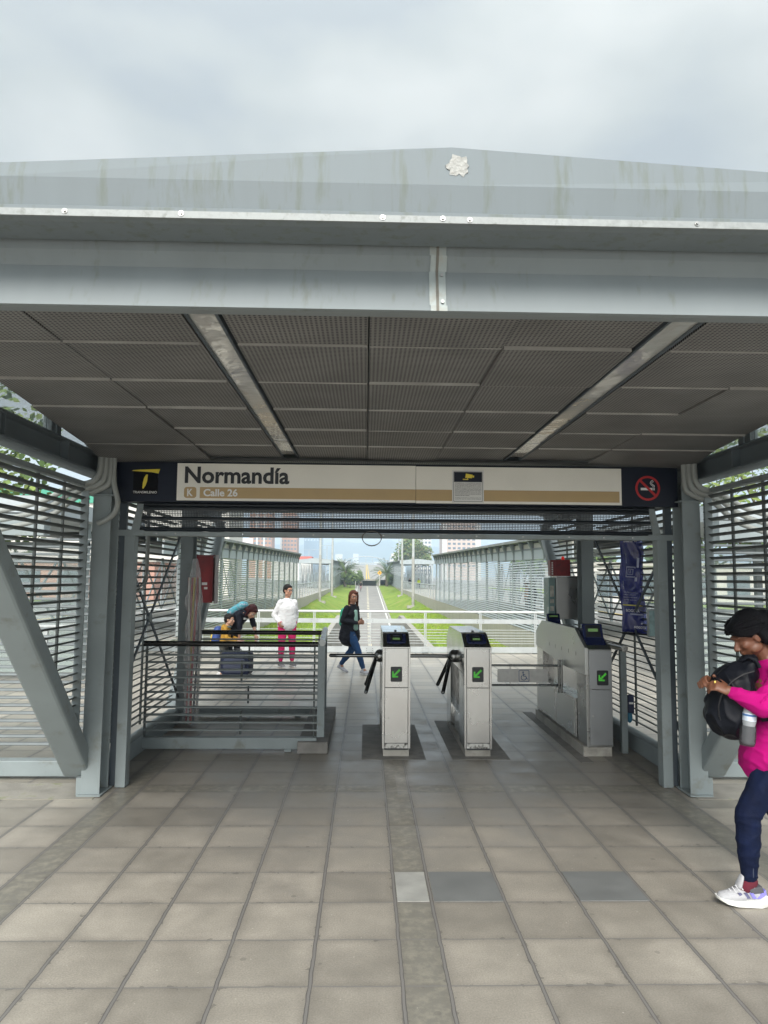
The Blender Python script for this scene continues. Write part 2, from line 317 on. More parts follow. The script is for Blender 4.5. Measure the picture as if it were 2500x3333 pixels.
    # joints: wide grouted ones along the walk, thin ones across
    j1 = M_('LESS_THAN', dx, M_('ADD', .0075, M_('MULTIPLY', wob.outputs[0], .004))); j1e = M_('MULTIPLY', j1, M_('GREATER_THAN', dx, .0055)); j2 = M_('LESS_THAN', dy, .0042); jo = M_('MAXIMUM', j1, j2)
    m5 = N.new("ShaderNodeMixRGB"); L.new(jo, m5.inputs[0]); L.new(m4.outputs[0], m5.inputs[1]); m5.inputs[2].default_value = (.185, .175, .165, 1)
    m6 = N.new('ShaderNodeMixRGB'); L.new(M_('MULTIPLY', j1e, .75), m6.inputs[0]); L.new(m5.outputs[0], m6.inputs[1]); m6.inputs[2].default_value = (.07, .065, .06, 1)
    L.new(m6.outputs[0], b.inputs['Base Color'])
    rr = N.new("ShaderNodeMapRange"); rr.inputs[1].default_value = .3; rr.inputs[2].default_value = .7; rr.inputs[3].default_value = .38; rr.inputs[4].default_value = .62; L.new(big.outputs[0], rr.inputs[0])
    L.new(M_('SUBTRACT', rr.outputs[0], M_('MULTIPLY', zone.outputs[0], .10)), b.inputs['Roughness']); L.new(M_('ADD', .45, M_('MULTIPLY', zone.outputs[0], .1)), b.inputs['Specular IOR Level'])
    hgt = M_('SUBTRACT', M_('MULTIPLY', fine.outputs[0], .12), jo); bp = N.new("ShaderNodeBump"); bp.inputs['Strength'].default_value = .5; bp.inputs['Distance'].default_value = .006
    L.new(hgt, bp.inputs['Height']); L.new(bp.outputs[0], b.inputs['Normal'])
    return m
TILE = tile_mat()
FLOOR_END = 17.05
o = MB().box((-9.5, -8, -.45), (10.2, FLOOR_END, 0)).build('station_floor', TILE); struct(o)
SLABG = mat('grey_slab', (.155, .16, .158), .55, 0, .12, 5, bump=.05, bs=150)
SLABL = mat('light_slab', (.33, .33, .31), .6, 0, .15, 8, bump=.05, bs=120)
for (x0, x1, y0, y1, m_) in ((.389, .767, 4.065, 4.453, SLABG), (1.189, 1.567, 4.065, 4.453, SLABG), (.19, .364, 4.065, 4.45, SLABL)):
    struct(MB().box((x0, y0, .0005), (x1, y1, .004)).build('floor_slab', m_))
for (x0, x1, y0, y1) in ((-.02, .60, 7.12, 8.75), (.86, 1.42, 7.12, 9.0), (2.08, 2.2, 7.0, 9.6)):
    struct(MB().box((x0, y0, .0005), (x1, y1, .0042)).build('floor_patch', CONCD))
CONCP = mat('curb_concrete', (.27, .255, .225), .85, 0, .2, 5, bump=.2, bs=50, dirt=(.2, .21, .12), dscale=5, dthr=.6)
for s_, (xa, xb) in ((0, (-3.3, -2.12)), (1, (2.68, 3.9))):
    struct(MB().box((xa, 5.86, .0005), (xb, 6.3, .0044)).build('floor_kerb', CONCP))

def path_z(y): return min(.0, -1.05 * 0 - .033 * (144 - y)) if y < 144 else 0.0
def wall_z(y):
    k = [(-50, -.9), (60, -.9), (112, -.47), (150, 0), (184, .2), (400, .2)]
    for (a, za), (b, zb) in zip(k, k[1:]):
        if y <= b: return za + (zb - za) * (y - a) / (b - a)
    return .2
PX = .35; PW = 2.0
def edge_z(y):
    t = min(1, max(0, (y - 50) / 16)); return (wall_z(y) - .06) * (1 - t) + (path_z(y) + .06) * t
def grass_mat():
    m = bpy.data.materials.new("grass"); m.use_nodes = True; nt = m.node_tree; N = nt.nodes; L = nt.links; b = N['Principled BSDF']
    tc = N.new("ShaderNodeTexCoord"); a = N.new("ShaderNodeTexNoise"); a.inputs['Scale'].default_value = .55; a.inputs['Detail'].default_value = 8; a.inputs['Roughness'].default_value = .7
    f = N.new("ShaderNodeTexNoise"); f.inputs['Scale'].default_value = 14; f.inputs['Detail'].default_value = 6; f.inputs['Roughness'].default_value = .8
    L.new(tc.outputs['Object'], a.inputs[0]); L.new(tc.outputs['Object'], f.inputs[0])
    r = N.new("ShaderNodeValToRGB"); cs = [(.28, (.11, .18, .015)), (.46, (.17, .27, .02)), (.58, (.23, .30, .035)), (.70, (.30, .25, .09))]
    r.color_ramp.elements[0].position = cs[0][0]; r.color_ramp.elements[0].color = (*cs[0][1], 1); r.color_ramp.elements[1].position = cs[-1][0]; r.color_ramp.elements[1].color = (*cs[-1][1], 1)
    for p, c in cs[1:-1]: q = r.color_ramp.elements.new(p); q.color = (*c, 1)
    L.new(a.outputs[0], r.inputs[0]); v = nmath(nt, 'ADD', .35, nmath(nt, 'MULTIPLY', f.outputs[0], 1.3))
    s = N.new("ShaderNodeVectorMath"); s.operation = 'SCALE'; L.new(r.outputs[0], s.inputs[0]); L.new(v, s.inputs['Scale']); L.new(s.outputs[0], b.inputs['Base Color']); b.inputs['Roughness'].default_value = .9
    bp = N.new("ShaderNodeBump"); bp.inputs['Strength'].default_value = .8; bp.inputs['Distance'].default_value = .08; L.new(f.outputs[0], bp.inputs['Height']); L.new(bp.outputs[0], b.inputs['Normal'])
    return m
GRASS = grass_mat()
def sheet(name, xs, ys, fz, m):
    b = MB(); vs = [(x, y, fz(x, y)) for y in ys for x in xs]; n = len(xs)
    b.add(vs, [(j * n + i, j * n + i + 1, (j + 1) * n + i + 1, (j + 1) * n + i) for j in range(len(ys) - 1) for i in range(n - 1)])
    return struct(b.build(name, m, smooth=60))
import mathutils
def nz(x, y, s=1.): return mathutils.noise.noise(Vector((x * s, y * s, 3.3)))
WXL, WXR = -5.36, 5.55
ys = [FLOOR_END + i * 1.2 for i in range(28)] + [51 + i * 2.2 for i in range(44)] + [150, 160, 190]
def gr(side):
    x_in = PX + side * (PW + .26); x_out = WXR if side > 0 else WXL
    def fz(t, y):
        a, b = edge_z(y), wall_z(y); k = t ** 1.0; k = k * k * (3 - 2 * k); z = a + (b - a) * k
        return z + (.10 * nz(t * 5 + side * 9, y, .35) + .04 * nz(t * 14, y, 1.1)) * min(1, t * 4)
    n = 15; b = MB(); vs = []
    for y in ys:
        for i in range(n):
            t = i / (n - 1); vs.append((x_in + (x_out - x_in) * t, y, fz(t, y)))
    q = [(j * n + i, j * n + i + 1, (j + 1) * n + i + 1, (j + 1) * n + i) for j in range(len(ys) - 1) for i in range(n - 1)]
    if side < 0: q = [f[::-1] for f in q]
    b.add(vs, q); return struct(b.build('grass_verge', GRASS, smooth=60))
gr(-1); gr(1)
# grass tufts: small blades that break up the lawn close to the fence
bt = MB()
for i in range(15000):
    side = random.choice((-1, 1)); t = random.uniform(.02, .98); y = FLOOR_END + (random.random() ** 1.7) * 50
    x_in = PX + side * (PW + .26); x_out = WXR if side > 0 else WXL; x = x_in + (x_out - x_in) * t
    a, b_ = edge_z(y), wall_z(y); k = t * t * (3 - 2 * t); z = a + (b_ - a) * k + .10 * nz(t * 5 + side * 9, y, .35) + .04 * nz(t * 14, y, 1.1)
    h = random.uniform(.04, .13) * (1.4 if random.random() < .06 else 1); an = random.random() * 6.28; w_ = random.uniform(.012, .03); dx_, dy_ = math.cos(an) * w_, math.sin(an) * w_; lx, ly = random.uniform(-.05, .05), random.uniform(-.05, .05)
    bt.add([(x - dx_, y - dy_, z - .02), (x + dx_, y + dy_, z - .02), (x + lx, y + ly, z + h)], [(0, 1, 2)])
tag(bt.build('grass_blades', mat('grass_blade', (.23, .34, .03), .8, 0, .45, 1.2)), kind='stuff')
PATHM = mat('path_asphalt', (.27, .26, .245), .9, 0, .12, .8, bump=.1, bs=60, dirt=(.2, .195, .19), dscale=.7, dthr=.6)
py = [FLOOR_END + i * 3.2 for i in range(40)] + [146, 152]
sheet('bicycle_path', [PX - PW - .25, PX + PW + .25], py, lambda x, y: path_z(y), PATHM)
LINEW = mat('path_line_paint', (.62, .62, .58), .7, 0, .2, 3); LINEY = mat('yellow_line_paint', (.60, .42, .06), .7, 0, .15, 3)
for s_ in (-1, 1):
    b = MB(); x0 = PX + s_ * (PW - .12)
    for a, c in zip(py, py[1:]): b.add([(x0 - .08, a, path_z(a) + .006), (x0 + .08, a, path_z(a) + .006), (x0 + .08, c, path_z(c) + .006), (x0 - .08, c, path_z(c) + .006)], [(0, 1, 2, 3)])
    struct(b.build('path_edge_line', LINEW))
b = MB(); y = 20
while y < 140:
    b.add([(PX - .13, y, path_z(y) + .006), (PX + .13, y, path_z(y) + .006), (PX + .13, y + 1.2, path_z(y + 1.2) + .006), (PX - .13, y + 1.2, path_z(y + 1.2) + .006)], [(0, 1, 2, 3)]); y += 2.6
struct(b.build('path_centre_line', mat('centre_line_paint', (.60, .54, .40), .7, 0, .2, 3)))
for s_ in (-1, 1):     # low retaining walls where the path dives below the walkway
    b = MB(); x0 = PX + s_ * PW; x1 = PX + s_ * (PW + .28); yy = [FLOOR_END + i * 2.2 for i in range(23)]
    for a, c in zip(yy, yy[1:]):
        v = []
        for y_ in (a, c): v += [(x0, y_, path_z(y_) - .1), (x1, y_, path_z(y_) - .1), (x1, y_, edge_z(y_) + .1), (x0, y_, edge_z(y_) + .1)]
        b.add(v, [(3, 2, 6, 7), (0, 3, 7, 4), (1, 5, 6, 2)])
    tag(b.build('retaining_wall', CONC), 'low concrete retaining wall along the %s edge of the sunken bicycle path' % ('left' if s_ < 0 else 'right'), 'wall', 'retaining walls of the path')
# kerbs of the path further off
for s_ in (-1, 1):
    b = MB(); x0 = PX + s_ * (PW + .02); x1 = PX + s_ * (PW + .22); yy = [66 + i * 3 for i in range(28)]
    for a, c in zip(yy, yy[1:]):
        v = []
        for y_ in (a, c): v += [(x0, y_, path_z(y_) - .1), (x1, y_, path_z(y_) - .1), (x1, y_, path_z(y_) + .12), (x0, y_, path_z(y_) + .12)]
        b.add(v, [(3, 2, 6, 7), (0, 3, 7, 4), (1, 5, 6, 2)])
    struct(b.build('path_kerb', CONC))
# surrounding ground with the bus lanes on both sides
def gz(x, y):
    d = math.hypot(x, y - 40); return -.32 + (0 if d < 300 else min(60, (d - 300) * .004))
gm = mat('street_asphalt', (.23, .225, .215), .9, 0, .15, .15)
for nm, xs_ in (('street_left', [-1590, -400, -120, -40, -20, WXL - .3]), ('street_right', [WXR + .3, 20, 40, 120, 400, 1590])):
    sheet(nm, xs_, [-60, -8, 0, 20, 60, 120, 190, 400, 1000, 2690], gz, gm)
sheet('ground', [WXL - .35, WXR + .35], [FLOOR_END - .2, 100, 190, 210], lambda x, y: -6.0, gm)
sheet('ground_beyond', [WXL - .35, WXR + .35], [152, 200, 400, 1000, 2690], lambda x, y: gz(x, y) + .12 * (y > 0), gm)
for s_ in (-1, 1):
    sheet('lawn', sorted([s_ * 24, s_ * 34]), [10, 30, 60, 100, 150], lambda x, y: gz(x, y) + .12, GRASS)
    sheet('lane_line', sorted([s_ * 8.6, s_ * 8.75]) if 0 else sorted([s_ * 15.0, s_ * 15.15]), [8, 30, 60, 100, 150], lambda x, y: gz(x, y) + .006, LINEY)

# ------------------------------------------------------------------ the canopy module we look through
ZC = 2.75
can = thing('station_canopy', 'pale grey steel station canopy with perforated ceiling, slanted braces and louvred sides over the turnstiles', 'canopy')
def topz(x): return max(3.075, 3.205 - .0585 * abs(x - XC))
def portal(y0, flip=1):
    """stepped sheet metal beam: lower and upper fascia"""
    up = [(.012, None), (0, 3.064), (.012, 2.972), (-.006, 2.962), (-.006, 2.928), (.03, 2.924), (.17, 2.93), (.17, 3.02), (.045 + .18, None)]
    lo = [(.17, 3.06), (.20, 2.908), (.232, 2.862), (.197, 2.722), (.192, 2.702), (.215, 2.70), (.30, 2.715), (.30, 2.80), (.30, 3.06)]
    res = []
    for nm, prof, m in (('upper_fascia', up, FASCD), ('lower_fascia', lo, FASC)):
        b = MB(); xs = [-2.75, -1.2, XC, 1.75, 3.3]; n = len(prof); vs = []
        for x in xs: vs += [(x, y0 + flip * q[0], topz(x) if q[1] is None else q[1]) for q in prof]
        fs = [(i * n + k, i * n + (k + 1) % n, (i + 1) * n + (k + 1) % n, (i + 1) * n + k) for i in range(len(xs) - 1) for k in range(n)]
        fs += [tuple(range(n)), tuple(range(n * len(xs) - 1, n * len(xs) - 1 - n, -1))]
        if flip > 0: fs = [f[::-1] for f in fs]
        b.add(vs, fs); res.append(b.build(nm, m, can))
    return res
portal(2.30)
b = MB().box((-2.75, 2.289, 2.925), (3.3, 2.2945, 2.949)); b.build('drip_edge', ALU, can)
for x in (-1.0, -.62, .045, .245, .335, 1.1):
    z = 2.94 if x != .335 else 2.937
    MB().tube((x, 2.29, z), (x, 2.2865, z), .009, 16).tube((x, 2.2865, z), (x, 2.281, z), .0045, 6).build('screw', INOXD, can)
SEAL = mat('sealant', (.33, .37, .37), .5, 0, .15, 9, dirt=(.33, .33, .3), dscale=14, dthr=.58)
b = MB()
pr = [(2.468, 3.03), (2.496, 2.909), (2.528, 2.862), (2.493, 2.722), (2.488, 2.70)]
for k, (p, q) in enumerate(zip(pr, pr[1:])):
    wv = .030; xo = XC - .028 + .004 * (k % 2)
    b.add([(xo - wv, p[0], p[1]), (xo + wv, p[0], p[1]), (xo + wv, q[0], q[1]), (xo - wv, q[0], q[1])], [(0, 3, 2, 1)])
b.build('joint_sealant', SEAL, can)
b = MB(); 
for (p, q) in zip(pr, pr[1:]):
    b.add([(XC - .034, p[0] - .0015, p[1]), (XC - .024, p[0] - .0015, p[1]), (XC - .024, q[0] - .0015, q[1]), (XC - .034, q[0] - .0015, q[1])], [(0, 3, 2, 1)])
b.build('joint_gap', mat('joint_grime', (.17, .16, .14), .8, 0, .3, 20), can)
for z, y in ((2.985, 2.472), (2.845, 2.52), (2.735, 2.492)): MB().tube((XC - .012, y, z), (XC - .012, y - .006, z), .006, 8).build('screw', INOXD, can)
pts = [(math.cos(t) * r, math.sin(t) * r) for t, r in [(i * 2 * math.pi / 22, .037 * (1 + .22 * random.uniform(-1, 1))) for i in range(22)]]
flat([(.297 + a, 3.135 + b_) for a, b_ in pts], 2.3015, 'filler_patch', mat('filler_patch', (.34, .34, .325), .8, 0, .22, 60, bump=.5, bs=80, dirt=(.30, .29, .27), dscale=40, dthr=.6), can, t=.018)
# roof skin
b = MB(); vs = []; ry = [2.50, 11.0]; rx = [-2.42, XC, mir(-2.42)]
for y in ry: vs += [(x, y, topz(x) - .02) for x in rx] + [(x, y, topz(x) - .05) for x in rx]
b.add(vs, [(0, 1, 7, 6), (1, 2, 8, 7), (3, 9, 10, 4), (4, 10, 11, 5), (0, 6, 9, 3), (2, 5, 11, 8), (0, 3, 4, 1), (1, 4, 5, 2), (6, 7, 10, 9), (7, 8, 11, 10)])
b.build('roof', STEEL, can)
def perf_mat():
    m = bpy.data.materials.new("perforated_panel"); m.use_nodes = True; nt = m.node_tree; N = nt.nodes; L = nt.links; b = N['Principled BSDF']
    tc = N.new("ShaderNodeTexCoord"); s = N.new("ShaderNodeVectorMath"); s.operation = 'SCALE'; s.inputs['Scale'].default_value = 1 / .0195; L.new(tc.outputs['Object'], s.inputs[0])
    f = N.new("ShaderNodeVectorMath"); f.operation = 'FRACTION'; L.new(s.outputs[0], f.inputs[0]); sp = N.new("ShaderNodeSeparateXYZ"); L.new(f.outputs[0], sp.inputs[0])
    dx = nmath(nt, 'SUBTRACT', sp.outputs[0], .5); dy = nmath(nt, 'SUBTRACT', sp.outputs[1], .5)
    d = nmath(nt, 'SQRT', nmath(nt, 'ADD', nmath(nt, 'MULTIPLY', dx, dx), nmath(nt, 'MULTIPLY', dy, dy))); h = nmath(nt, 'LESS_THAN', d, .29)
    n = N.new("ShaderNodeTexNoise"); n.inputs['Scale'].default_value = 3; n.inputs['Detail'].default_value = 6; L.new(tc.outputs['Object'], n.inputs[0])
    r = N.new("ShaderNodeValToRGB"); r.color_ramp.elements[0].color = (.16, .156, .15, 1); r.color_ramp.elements[1].color = (.225, .22, .212, 1); r.color_ramp.elements[0].position = .3; r.color_ramp.elements[1].position = .7; L.new(n.outputs[0], r.inputs[0])
    mx = N.new("ShaderNodeMixRGB"); L.new(h, mx.inputs[0]); L.new(r.outputs[0], mx.inputs[1]); mx.inputs[2].default_value = (.012, .013, .02, 1); L.new(mx.outputs[0], b.inputs['Base Color']); b.inputs['Roughness'].default_value = .55
    return m
PERF = perf_mat()
def edge_x(y): return -1.78 + (y - 2.62) * (-.42 / 3.3) if y < 5.92 else -2.2
cols = [('o', -1.31), (-1.31, -.715), (-.565, .003), (.003, .585), (.585, 1.155), (1.315, 1.885), (1.885, 'o')]
rows = [2.61, 3.03, 3.63, 4.23, 4.83, 5.43, 6.04]
for j, (y0, y1) in enumerate(zip(rows, rows[1:])):
    for a, c in cols:
        sag = random.choice((0, 0, .002, .006, .010)); tilt = random.uniform(-.002, .004); g = .003
        xa0, xa1 = (edge_x(y0), edge_x(y1)) if a == 'o' else (a + g, a + g)
        xc0, xc1 = (mir(edge_x(y0)), mir(edge_x(y1))) if c == 'o' else (c - g, c - g)
        za = ZC - sag; zb = ZC - sag + tilt
        v = [(xa0, y0 + g, za), (xc0, y0 + g, za), (xc1, y1 - g, zb), (xa1, y1 - g, zb)]
        if j == 5 and a == 'o': v = [(xa0, y0 + g, za), (xc0, y0 + g, za), (xc1, y1 - g, za - .015), (xa1, y1 - g, za - .05)]
        if j == 5 and c == 'o': v = [(xa0, y0 + g, za), (xc0, y0 + g, za), (xc1, y1 - g, za - .05), (xa1, y1 - g, za - .015)]
        b = MB(); b.add(v + [(p[0], p[1], p[2] + .022) for p in v], [(0, 3, 2, 1), (4, 5, 6, 7), (0, 1, 5, 4), (1, 2, 6, 5), (2, 3, 7, 6), (3, 0, 4, 7)])
        b.build('ceiling_panel', PERF, can)
TRIM = mat('ceiling_trim', (.34, .33, .31), .6, 0, .2, 5)
for j, y in enumerate(rows[1:-1]):
    for k, (a, c) in enumerate(cols):
        xa0 = edge_x(y) if a == 'o' else a; xc0 = mir(edge_x(y)) if c == 'o' else c
        MB().box((xa0 + .006, y - .002, ZC - .0115), (xc0 - .006, y + .0015, ZC + .01)).build('ceiling_trim', TRIM, can)
b = MB(); b.box((-2.2, 6.3, ZC + .02), (mir(-2.2), 10.84, ZC + .04)); b.build('rear_ceiling', PERF, can)
MIRR = mat('polished_strip', (.90, .89, .85), .10, .6, .06, 2, bump=.55, bs=5)
for xa, xb in ((-.705, -.575), (1.165, 1.305)):
    MB().box((xa + .012, 2.61, ZC + .004), (xb - .012, 5.25, ZC + .016)).build('ceiling_strip', MIRR, can)
    MB().box((xa + .012, 5.27, ZC + .000), (xb - .012, 5.85, ZC + .012)).build('ceiling_strip', MIRR, can)
    for x in (xa, xb - .012): MB().box((x, 2.61, ZC - .006), (x + .012, 6.04, ZC + .03)).build('strip_rail', NAVYST, can)
# steel frame, both sides (the right side is the mirror of the left)
def X(x, s): return x if s == 0 else mir(x)
def sbox(b, s, a, c):
    xa, xc = sorted((X(a[0], s), X(c[0], s))); b.box((xa, a[1], a[2]), (xc, c[1], c[2])); return b
def louvre(name, s, x, z0, z1, fy0, fy1, par, m=STEELD, pitch=.064, wd=.058, tilt=-20, tubes=()):
    b = MB(); z = z0; k = math.radians(tilt); h = wd / 2; t = .006
    sg = 1 if s == 0 else -1
    while z < z1:
        a, c = fy0(z), fy1(z)
        if c - a > .05:
            zz = z + random.uniform(-.002, .002)
            ux, uz = math.cos(k) * sg, -math.sin(k)          # blade slopes down towards the inside
            nx, nz_ = math.sin(k) * sg, math.cos(k)
            q = [(-h, 0), (-h * .6, -t), (h * .6, -t), (h, 0), (h * .6, t), (-h * .6, t)]
            poly = [(X(x, s) + ux * p[0] + nx * p[1], zz + uz * p[0] + nz_ * p[1]) for p in q]
            b.ext(poly, 'y', a, c)
        z += pitch
    o = b.build(name, m, par, smooth=50)
    for (ty, ta, tb) in tubes: MB().tube((X(x - .035, s), ty, ta), (X(x - .035, s), ty, tb), .013, 8).build('louvre_rod', m, par)
    return o
def brace_y(z): return 6.2 - (z - .145) / 1.05
for s in (0, 1):
    # main columns (H sections): flanges and web
    for yc_ in (6.05, 8.9):
        b = MB(); sbox(b, s, (-2.25, yc_ - .1, 0), (-2.1, yc_ - .088, 2.57)); sbox(b, s, (-2.25, yc_ + .088, 0), (-2.1, yc_ + .1, 2.57)); sbox(b, s, (-2.182, yc_ - .088, 0), (-2.17, yc_ + .088, 2.57)); 
        sbox(b, s, (-2.28, yc_ - .13, 2.40), (-2.07, yc_ + .13, 2.412)); sbox(b, s, (-2.27, yc_ - .14, .0046), (-2.08, yc_ + .14, .016))
        b.build('column', STEEL, can, bevel=.003)
    b = MB(); sbox(b, s, (-2.36, 2.75, 2.575), (-2.19, 11.3, 2.59)); sbox(b, s, (-2.28, 2.75, 2.59), (-2.265, 11.3, 2.73)); sbox(b, s, (-2.36, 2.75, 2.73), (-2.19, 11.3, 2.745))
    for y in (3.3, 4.3, 4.36, 5.3, 6.05, 7.2, 8.4, 8.9, 10): sbox(b, s, (-2.265, y, 2.59), (-2.2, y + .012, 2.73))
    b.build('side_beam', mat('beam_dark_grey', (.12, .145, .16), .5, 0, .1, 3), can)  # beam coloured darker than the columns
    # clerestory glass above the beam with posts
    for (ya, yb_) in ((2.8, 5.2), (5.35, 6.0)):
        MB().box(*[(min(X(-2.33, s), X(-2.322, s)), ya, 2.745), (max(X(-2.33, s), X(-2.322, s)), yb_, 3.0)]).build('clerestory_pane', GLASS, can)
    for y in (2.7, 3.9, 5.2, 5.3, 6.0):
        b = MB(); sbox(b, s, (-2.35, y, 2.745), (-2.29, y + .07, 3.02)); b.build('clerestory_post', STEEL, can)
    # slanted braces: near one leans towards us, far one leans away
    def brace(y_foot, y_top, z0, z1, nm='brace'):
        b = MB(); d = 1 if y_top > y_foot else -1
        th = .21 * d
        for xa, xb in (((-2.42), (-2.2)),):
            x0, x1 = sorted((X(xa, s), X(xb, s)))
            b.ext([(y_foot, z0), (y_top, z1), (y_top - th * 0 , z1 - .21), (y_foot + d * .17, z0 - .03)], 'x', x0, x1)
        return b.build(nm, STEEL, can, bevel=.022)
    brace(6.18, 3.86, .165, 2.58)
    brace(8.98, 11.3, .165, 2.58)
    for yy, d in ((6.02, -1), (9.12, 1)):
        b = MB(); sbox(b, s, (-2.29, yy - .06, .0046), (-2.2, yy + .06, .14)); b.build('brace_plate', STEEL, can)
        MB().tube((X(-2.16, s), yy - .02, .11), (X(-2.2, s), yy - .02, .11), .016, 6).build('bolt', INOXD, can)
    # louvred panels: in front of the column above the brace, between columns, behind the second column
    louvre('louvre_panel', s, -2.31, .20, 2.46, lambda z: brace_y(z) + .03, lambda z: 5.97, can, tubes=((5.15, 1.1, 2.47), (5.6, .72, 2.47)))
    b = MB(); sbox(b, s, (-2.345, 3.9, 2.47), (-2.28, 5.97, 2.505)); sbox(b, s, (-2.33, 5.90, .5), (-2.29, 5.975, 2.47)); sbox(b, s, (-2.30, 5.885, .5), (-2.262, 5.90, 2.47)); b.build('louvre_frame', STEEL, can)
    louvre('louvre_panel', s, -2.31, .26, 2.5, lambda z: 6.2, lambda z: 8.8, can, tubes=((6.9, .2, 2.5), (7.75, .2, 2.5)))
    b = MB(); sbox(b, s, (-2.33, 6.16, 0.0046), (-2.2, 8.8, .17)); b.build('bottom_rail', STEEL, can, bevel=.006)
    louvre('louvre_panel', s, -2.31, .30, 2.5, lambda z: 9.02, lambda z: 12.4 - brace_y(z) + 2.72, can, tubes=((9.6, .85, 2.5), (10.3, 1.5, 2.5)))
    # crossed tie rods
    for (za, zb) in ((.28, 2.36), (2.36, .28)):
        MB().bar((X(-2.215, s), 6.2, za), (X(-2.215, s), 8.82, zb), .012, .034).build('tie_rod', NAVYST, can)
    MB().tube((X(-2.2, s), 7.51, 1.32), (X(-2.235, s), 7.51, 1.32), .05, 12).build('tie_rod_plate', STEEL, can)
    # shutter guide post
    b = MB(); sbox(b, s, (-2.055, 6.17, .0046), (-1.972, 6.19, 2.13)); sbox(b, s, (-2.055, 6.19, .0046), (-2.045, 6.28, 2.13)); sbox(b, s, (-1.99, 6.19, .0046), (-1.972, 6.28, 2.13)); b.build('shutter_guide', STEEL, can, bevel=.002)
    b = MB(); sbox(b, s, (-2.12, 6.22, .0046), (-2.06, 6.26, 2.4)); b.build('guide_backing', NAVYST, can)
    b = MB(); sbox(b, s, (-2.15, 6.155, 2.085), (-1.89, 6.168, 2.135)); x0, x1 = X(-1.975, s), X(-1.915, s)
    b.add([(X(-2.0, s), 6.16, 2.13), (X(-1.93, s), 6.16, 2.13), (X(-1.90, s), 6.16, 2.36), (X(-1.95, s), 6.16, 2.36), (X(-2.0, s), 6.175, 2.13), (X(-1.93, s), 6.175, 2.13), (X(-1.90, s), 6.175, 2.36), (X(-1.95, s), 6.175, 2.36)],
          [(0, 1, 2, 3), (7, 6, 5, 4), (0, 4, 5, 1), (1, 5, 6, 2), (2, 6, 7, 3), (3, 7, 4, 0)])
    b.build('guide_bracket', STEEL, can)
    for z in (.35, 1.05, 1.6, 2.1): MB().ell((X(-2.257, s), 5.98, z), (.008, .012, .012), nu=8, nv=5).build('bolt', NAVYST, can)
MB().box((-2.15, 6.24, 2.54), (mir(-2.15), 6.40, 2.74)).build('cross_beam', NAVYST, can)
MB().box((-2.15, 10.86, 2.72), (mir(-2.15), 10.98, 2.9)).build('rear_beam', STEEL, can)

# louvred fences that close the gap outside the columns, across the walk direction
for s in (0, 1):
    side = 'left' if s == 0 else 'right'
    f = thing('louvre_fence', 'grey louvred fence running outwards from the %s column, floor seen between its slats' % side, 'fence', group='louvred fences beside the columns')
    b = MB(); z = .28
    while z < 2.12:
        y = 6.5; xa, xb = sorted((X(-2.45, s), X(-6.4, s)))
        b.prism((xa, y, z), (xb, y, z), [(-.025, 0.008), (-.015, -.004), (.018, -.010), (.025, -.004), (.012, .010), (-.015, .014)]); z += .066
    b.build('slats', mat('pale_louvre', (.17, .19, .195), .4, 0, .1, 8), f)
    b = MB(); sbox(b, s, (-6.4, 6.40, .03), (-2.40, 6.52, .16)); b.build('bottom_rail', STEEL, f, bevel=.006)
    for x in (-2.47, -4.4, -6.4):
        b = MB(); sbox(b, s, (x, 6.53, 0), (x + .06, 6.59, 2.2)); b.build('post', STEEL, f)

# ------------------------------------------------------------------ sign box
sg = thing('station_sign', 'long navy sign box with off-white panel reading Normandía over a tan Calle 26 band', 'sign')
SY = 6.02
MB().box((-2.1, SY + .005, 2.365), (mir(-2.1), SY + .16, 2.70)).build('sign_box', NAVY, sg, bevel=.004)
MB().box((-1.585, SY - .012, 2.377), (.4145, SY + .003, 2.69)).build('sign_face', OFFW, sg, bevel=.0015)
MB().box((.4175, SY - .012, 2.374), (2.165, SY + .003, 2.686)).build('sign_face', OFFW, sg, bevel=.0015)
yf = SY - .0145
flat(rect(-1.392, 2.397, .4145, 2.489), yf, 'tan_band', TAN, sg); flat(rect(.4175, 2.395, 2.145, 2.489), yf, 'tan_band', TAN, sg)
flat(rrect(-1.523, 2.397, -1.421, 2.489, .022), yf, 'route_badge', TAN, sg)
txt('Normandía', 'lettering', INK, sg, -1.520, 2.520, yf - .0015, width=.872, height=.142, bold=.028)
txt('K', 'badge_letter', WHITEI, sg, -1.497, 2.412, yf - .0015, width=.048, height=.062, bold=.03)
txt('Calle 26', 'lettering', WHITEI, sg, -1.362, 2.412, yf - .0015, width=.285, height=.064, bold=.028)
# transport logo
flat(rect(-1.952, 2.425, -1.748, 2.628), SY + .001, 'logo_square', mat('logo_black', (.002, .002, .003), .5, 0, 0, spec=.1), sg, t=.003)
flat([(-1.965, 2.622), (-1.90, 2.618), (-1.80, 2.612), (-1.744, 2.602), (-1.732, 2.640), (-1.80, 2.637), (-1.90, 2.633), (-1.955, 2.628)], SY - .0015, 'logo_swoosh', YELI, sg)
flat([(-1.868, 2.470), (-1.848, 2.50), (-1.836, 2.54), (-1.832, 2.592), (-1.846, 2.592), (-1.862, 2.565), (-1.872, 2.52), (-1.874, 2.48)], SY - .0015, 'logo_leaf', YELI, sg)
txt('TRANSMILENIO', 'lettering', WHITEI, sg, -1.950, 2.433, SY - .0015, width=.198, height=.020, bold=.012)
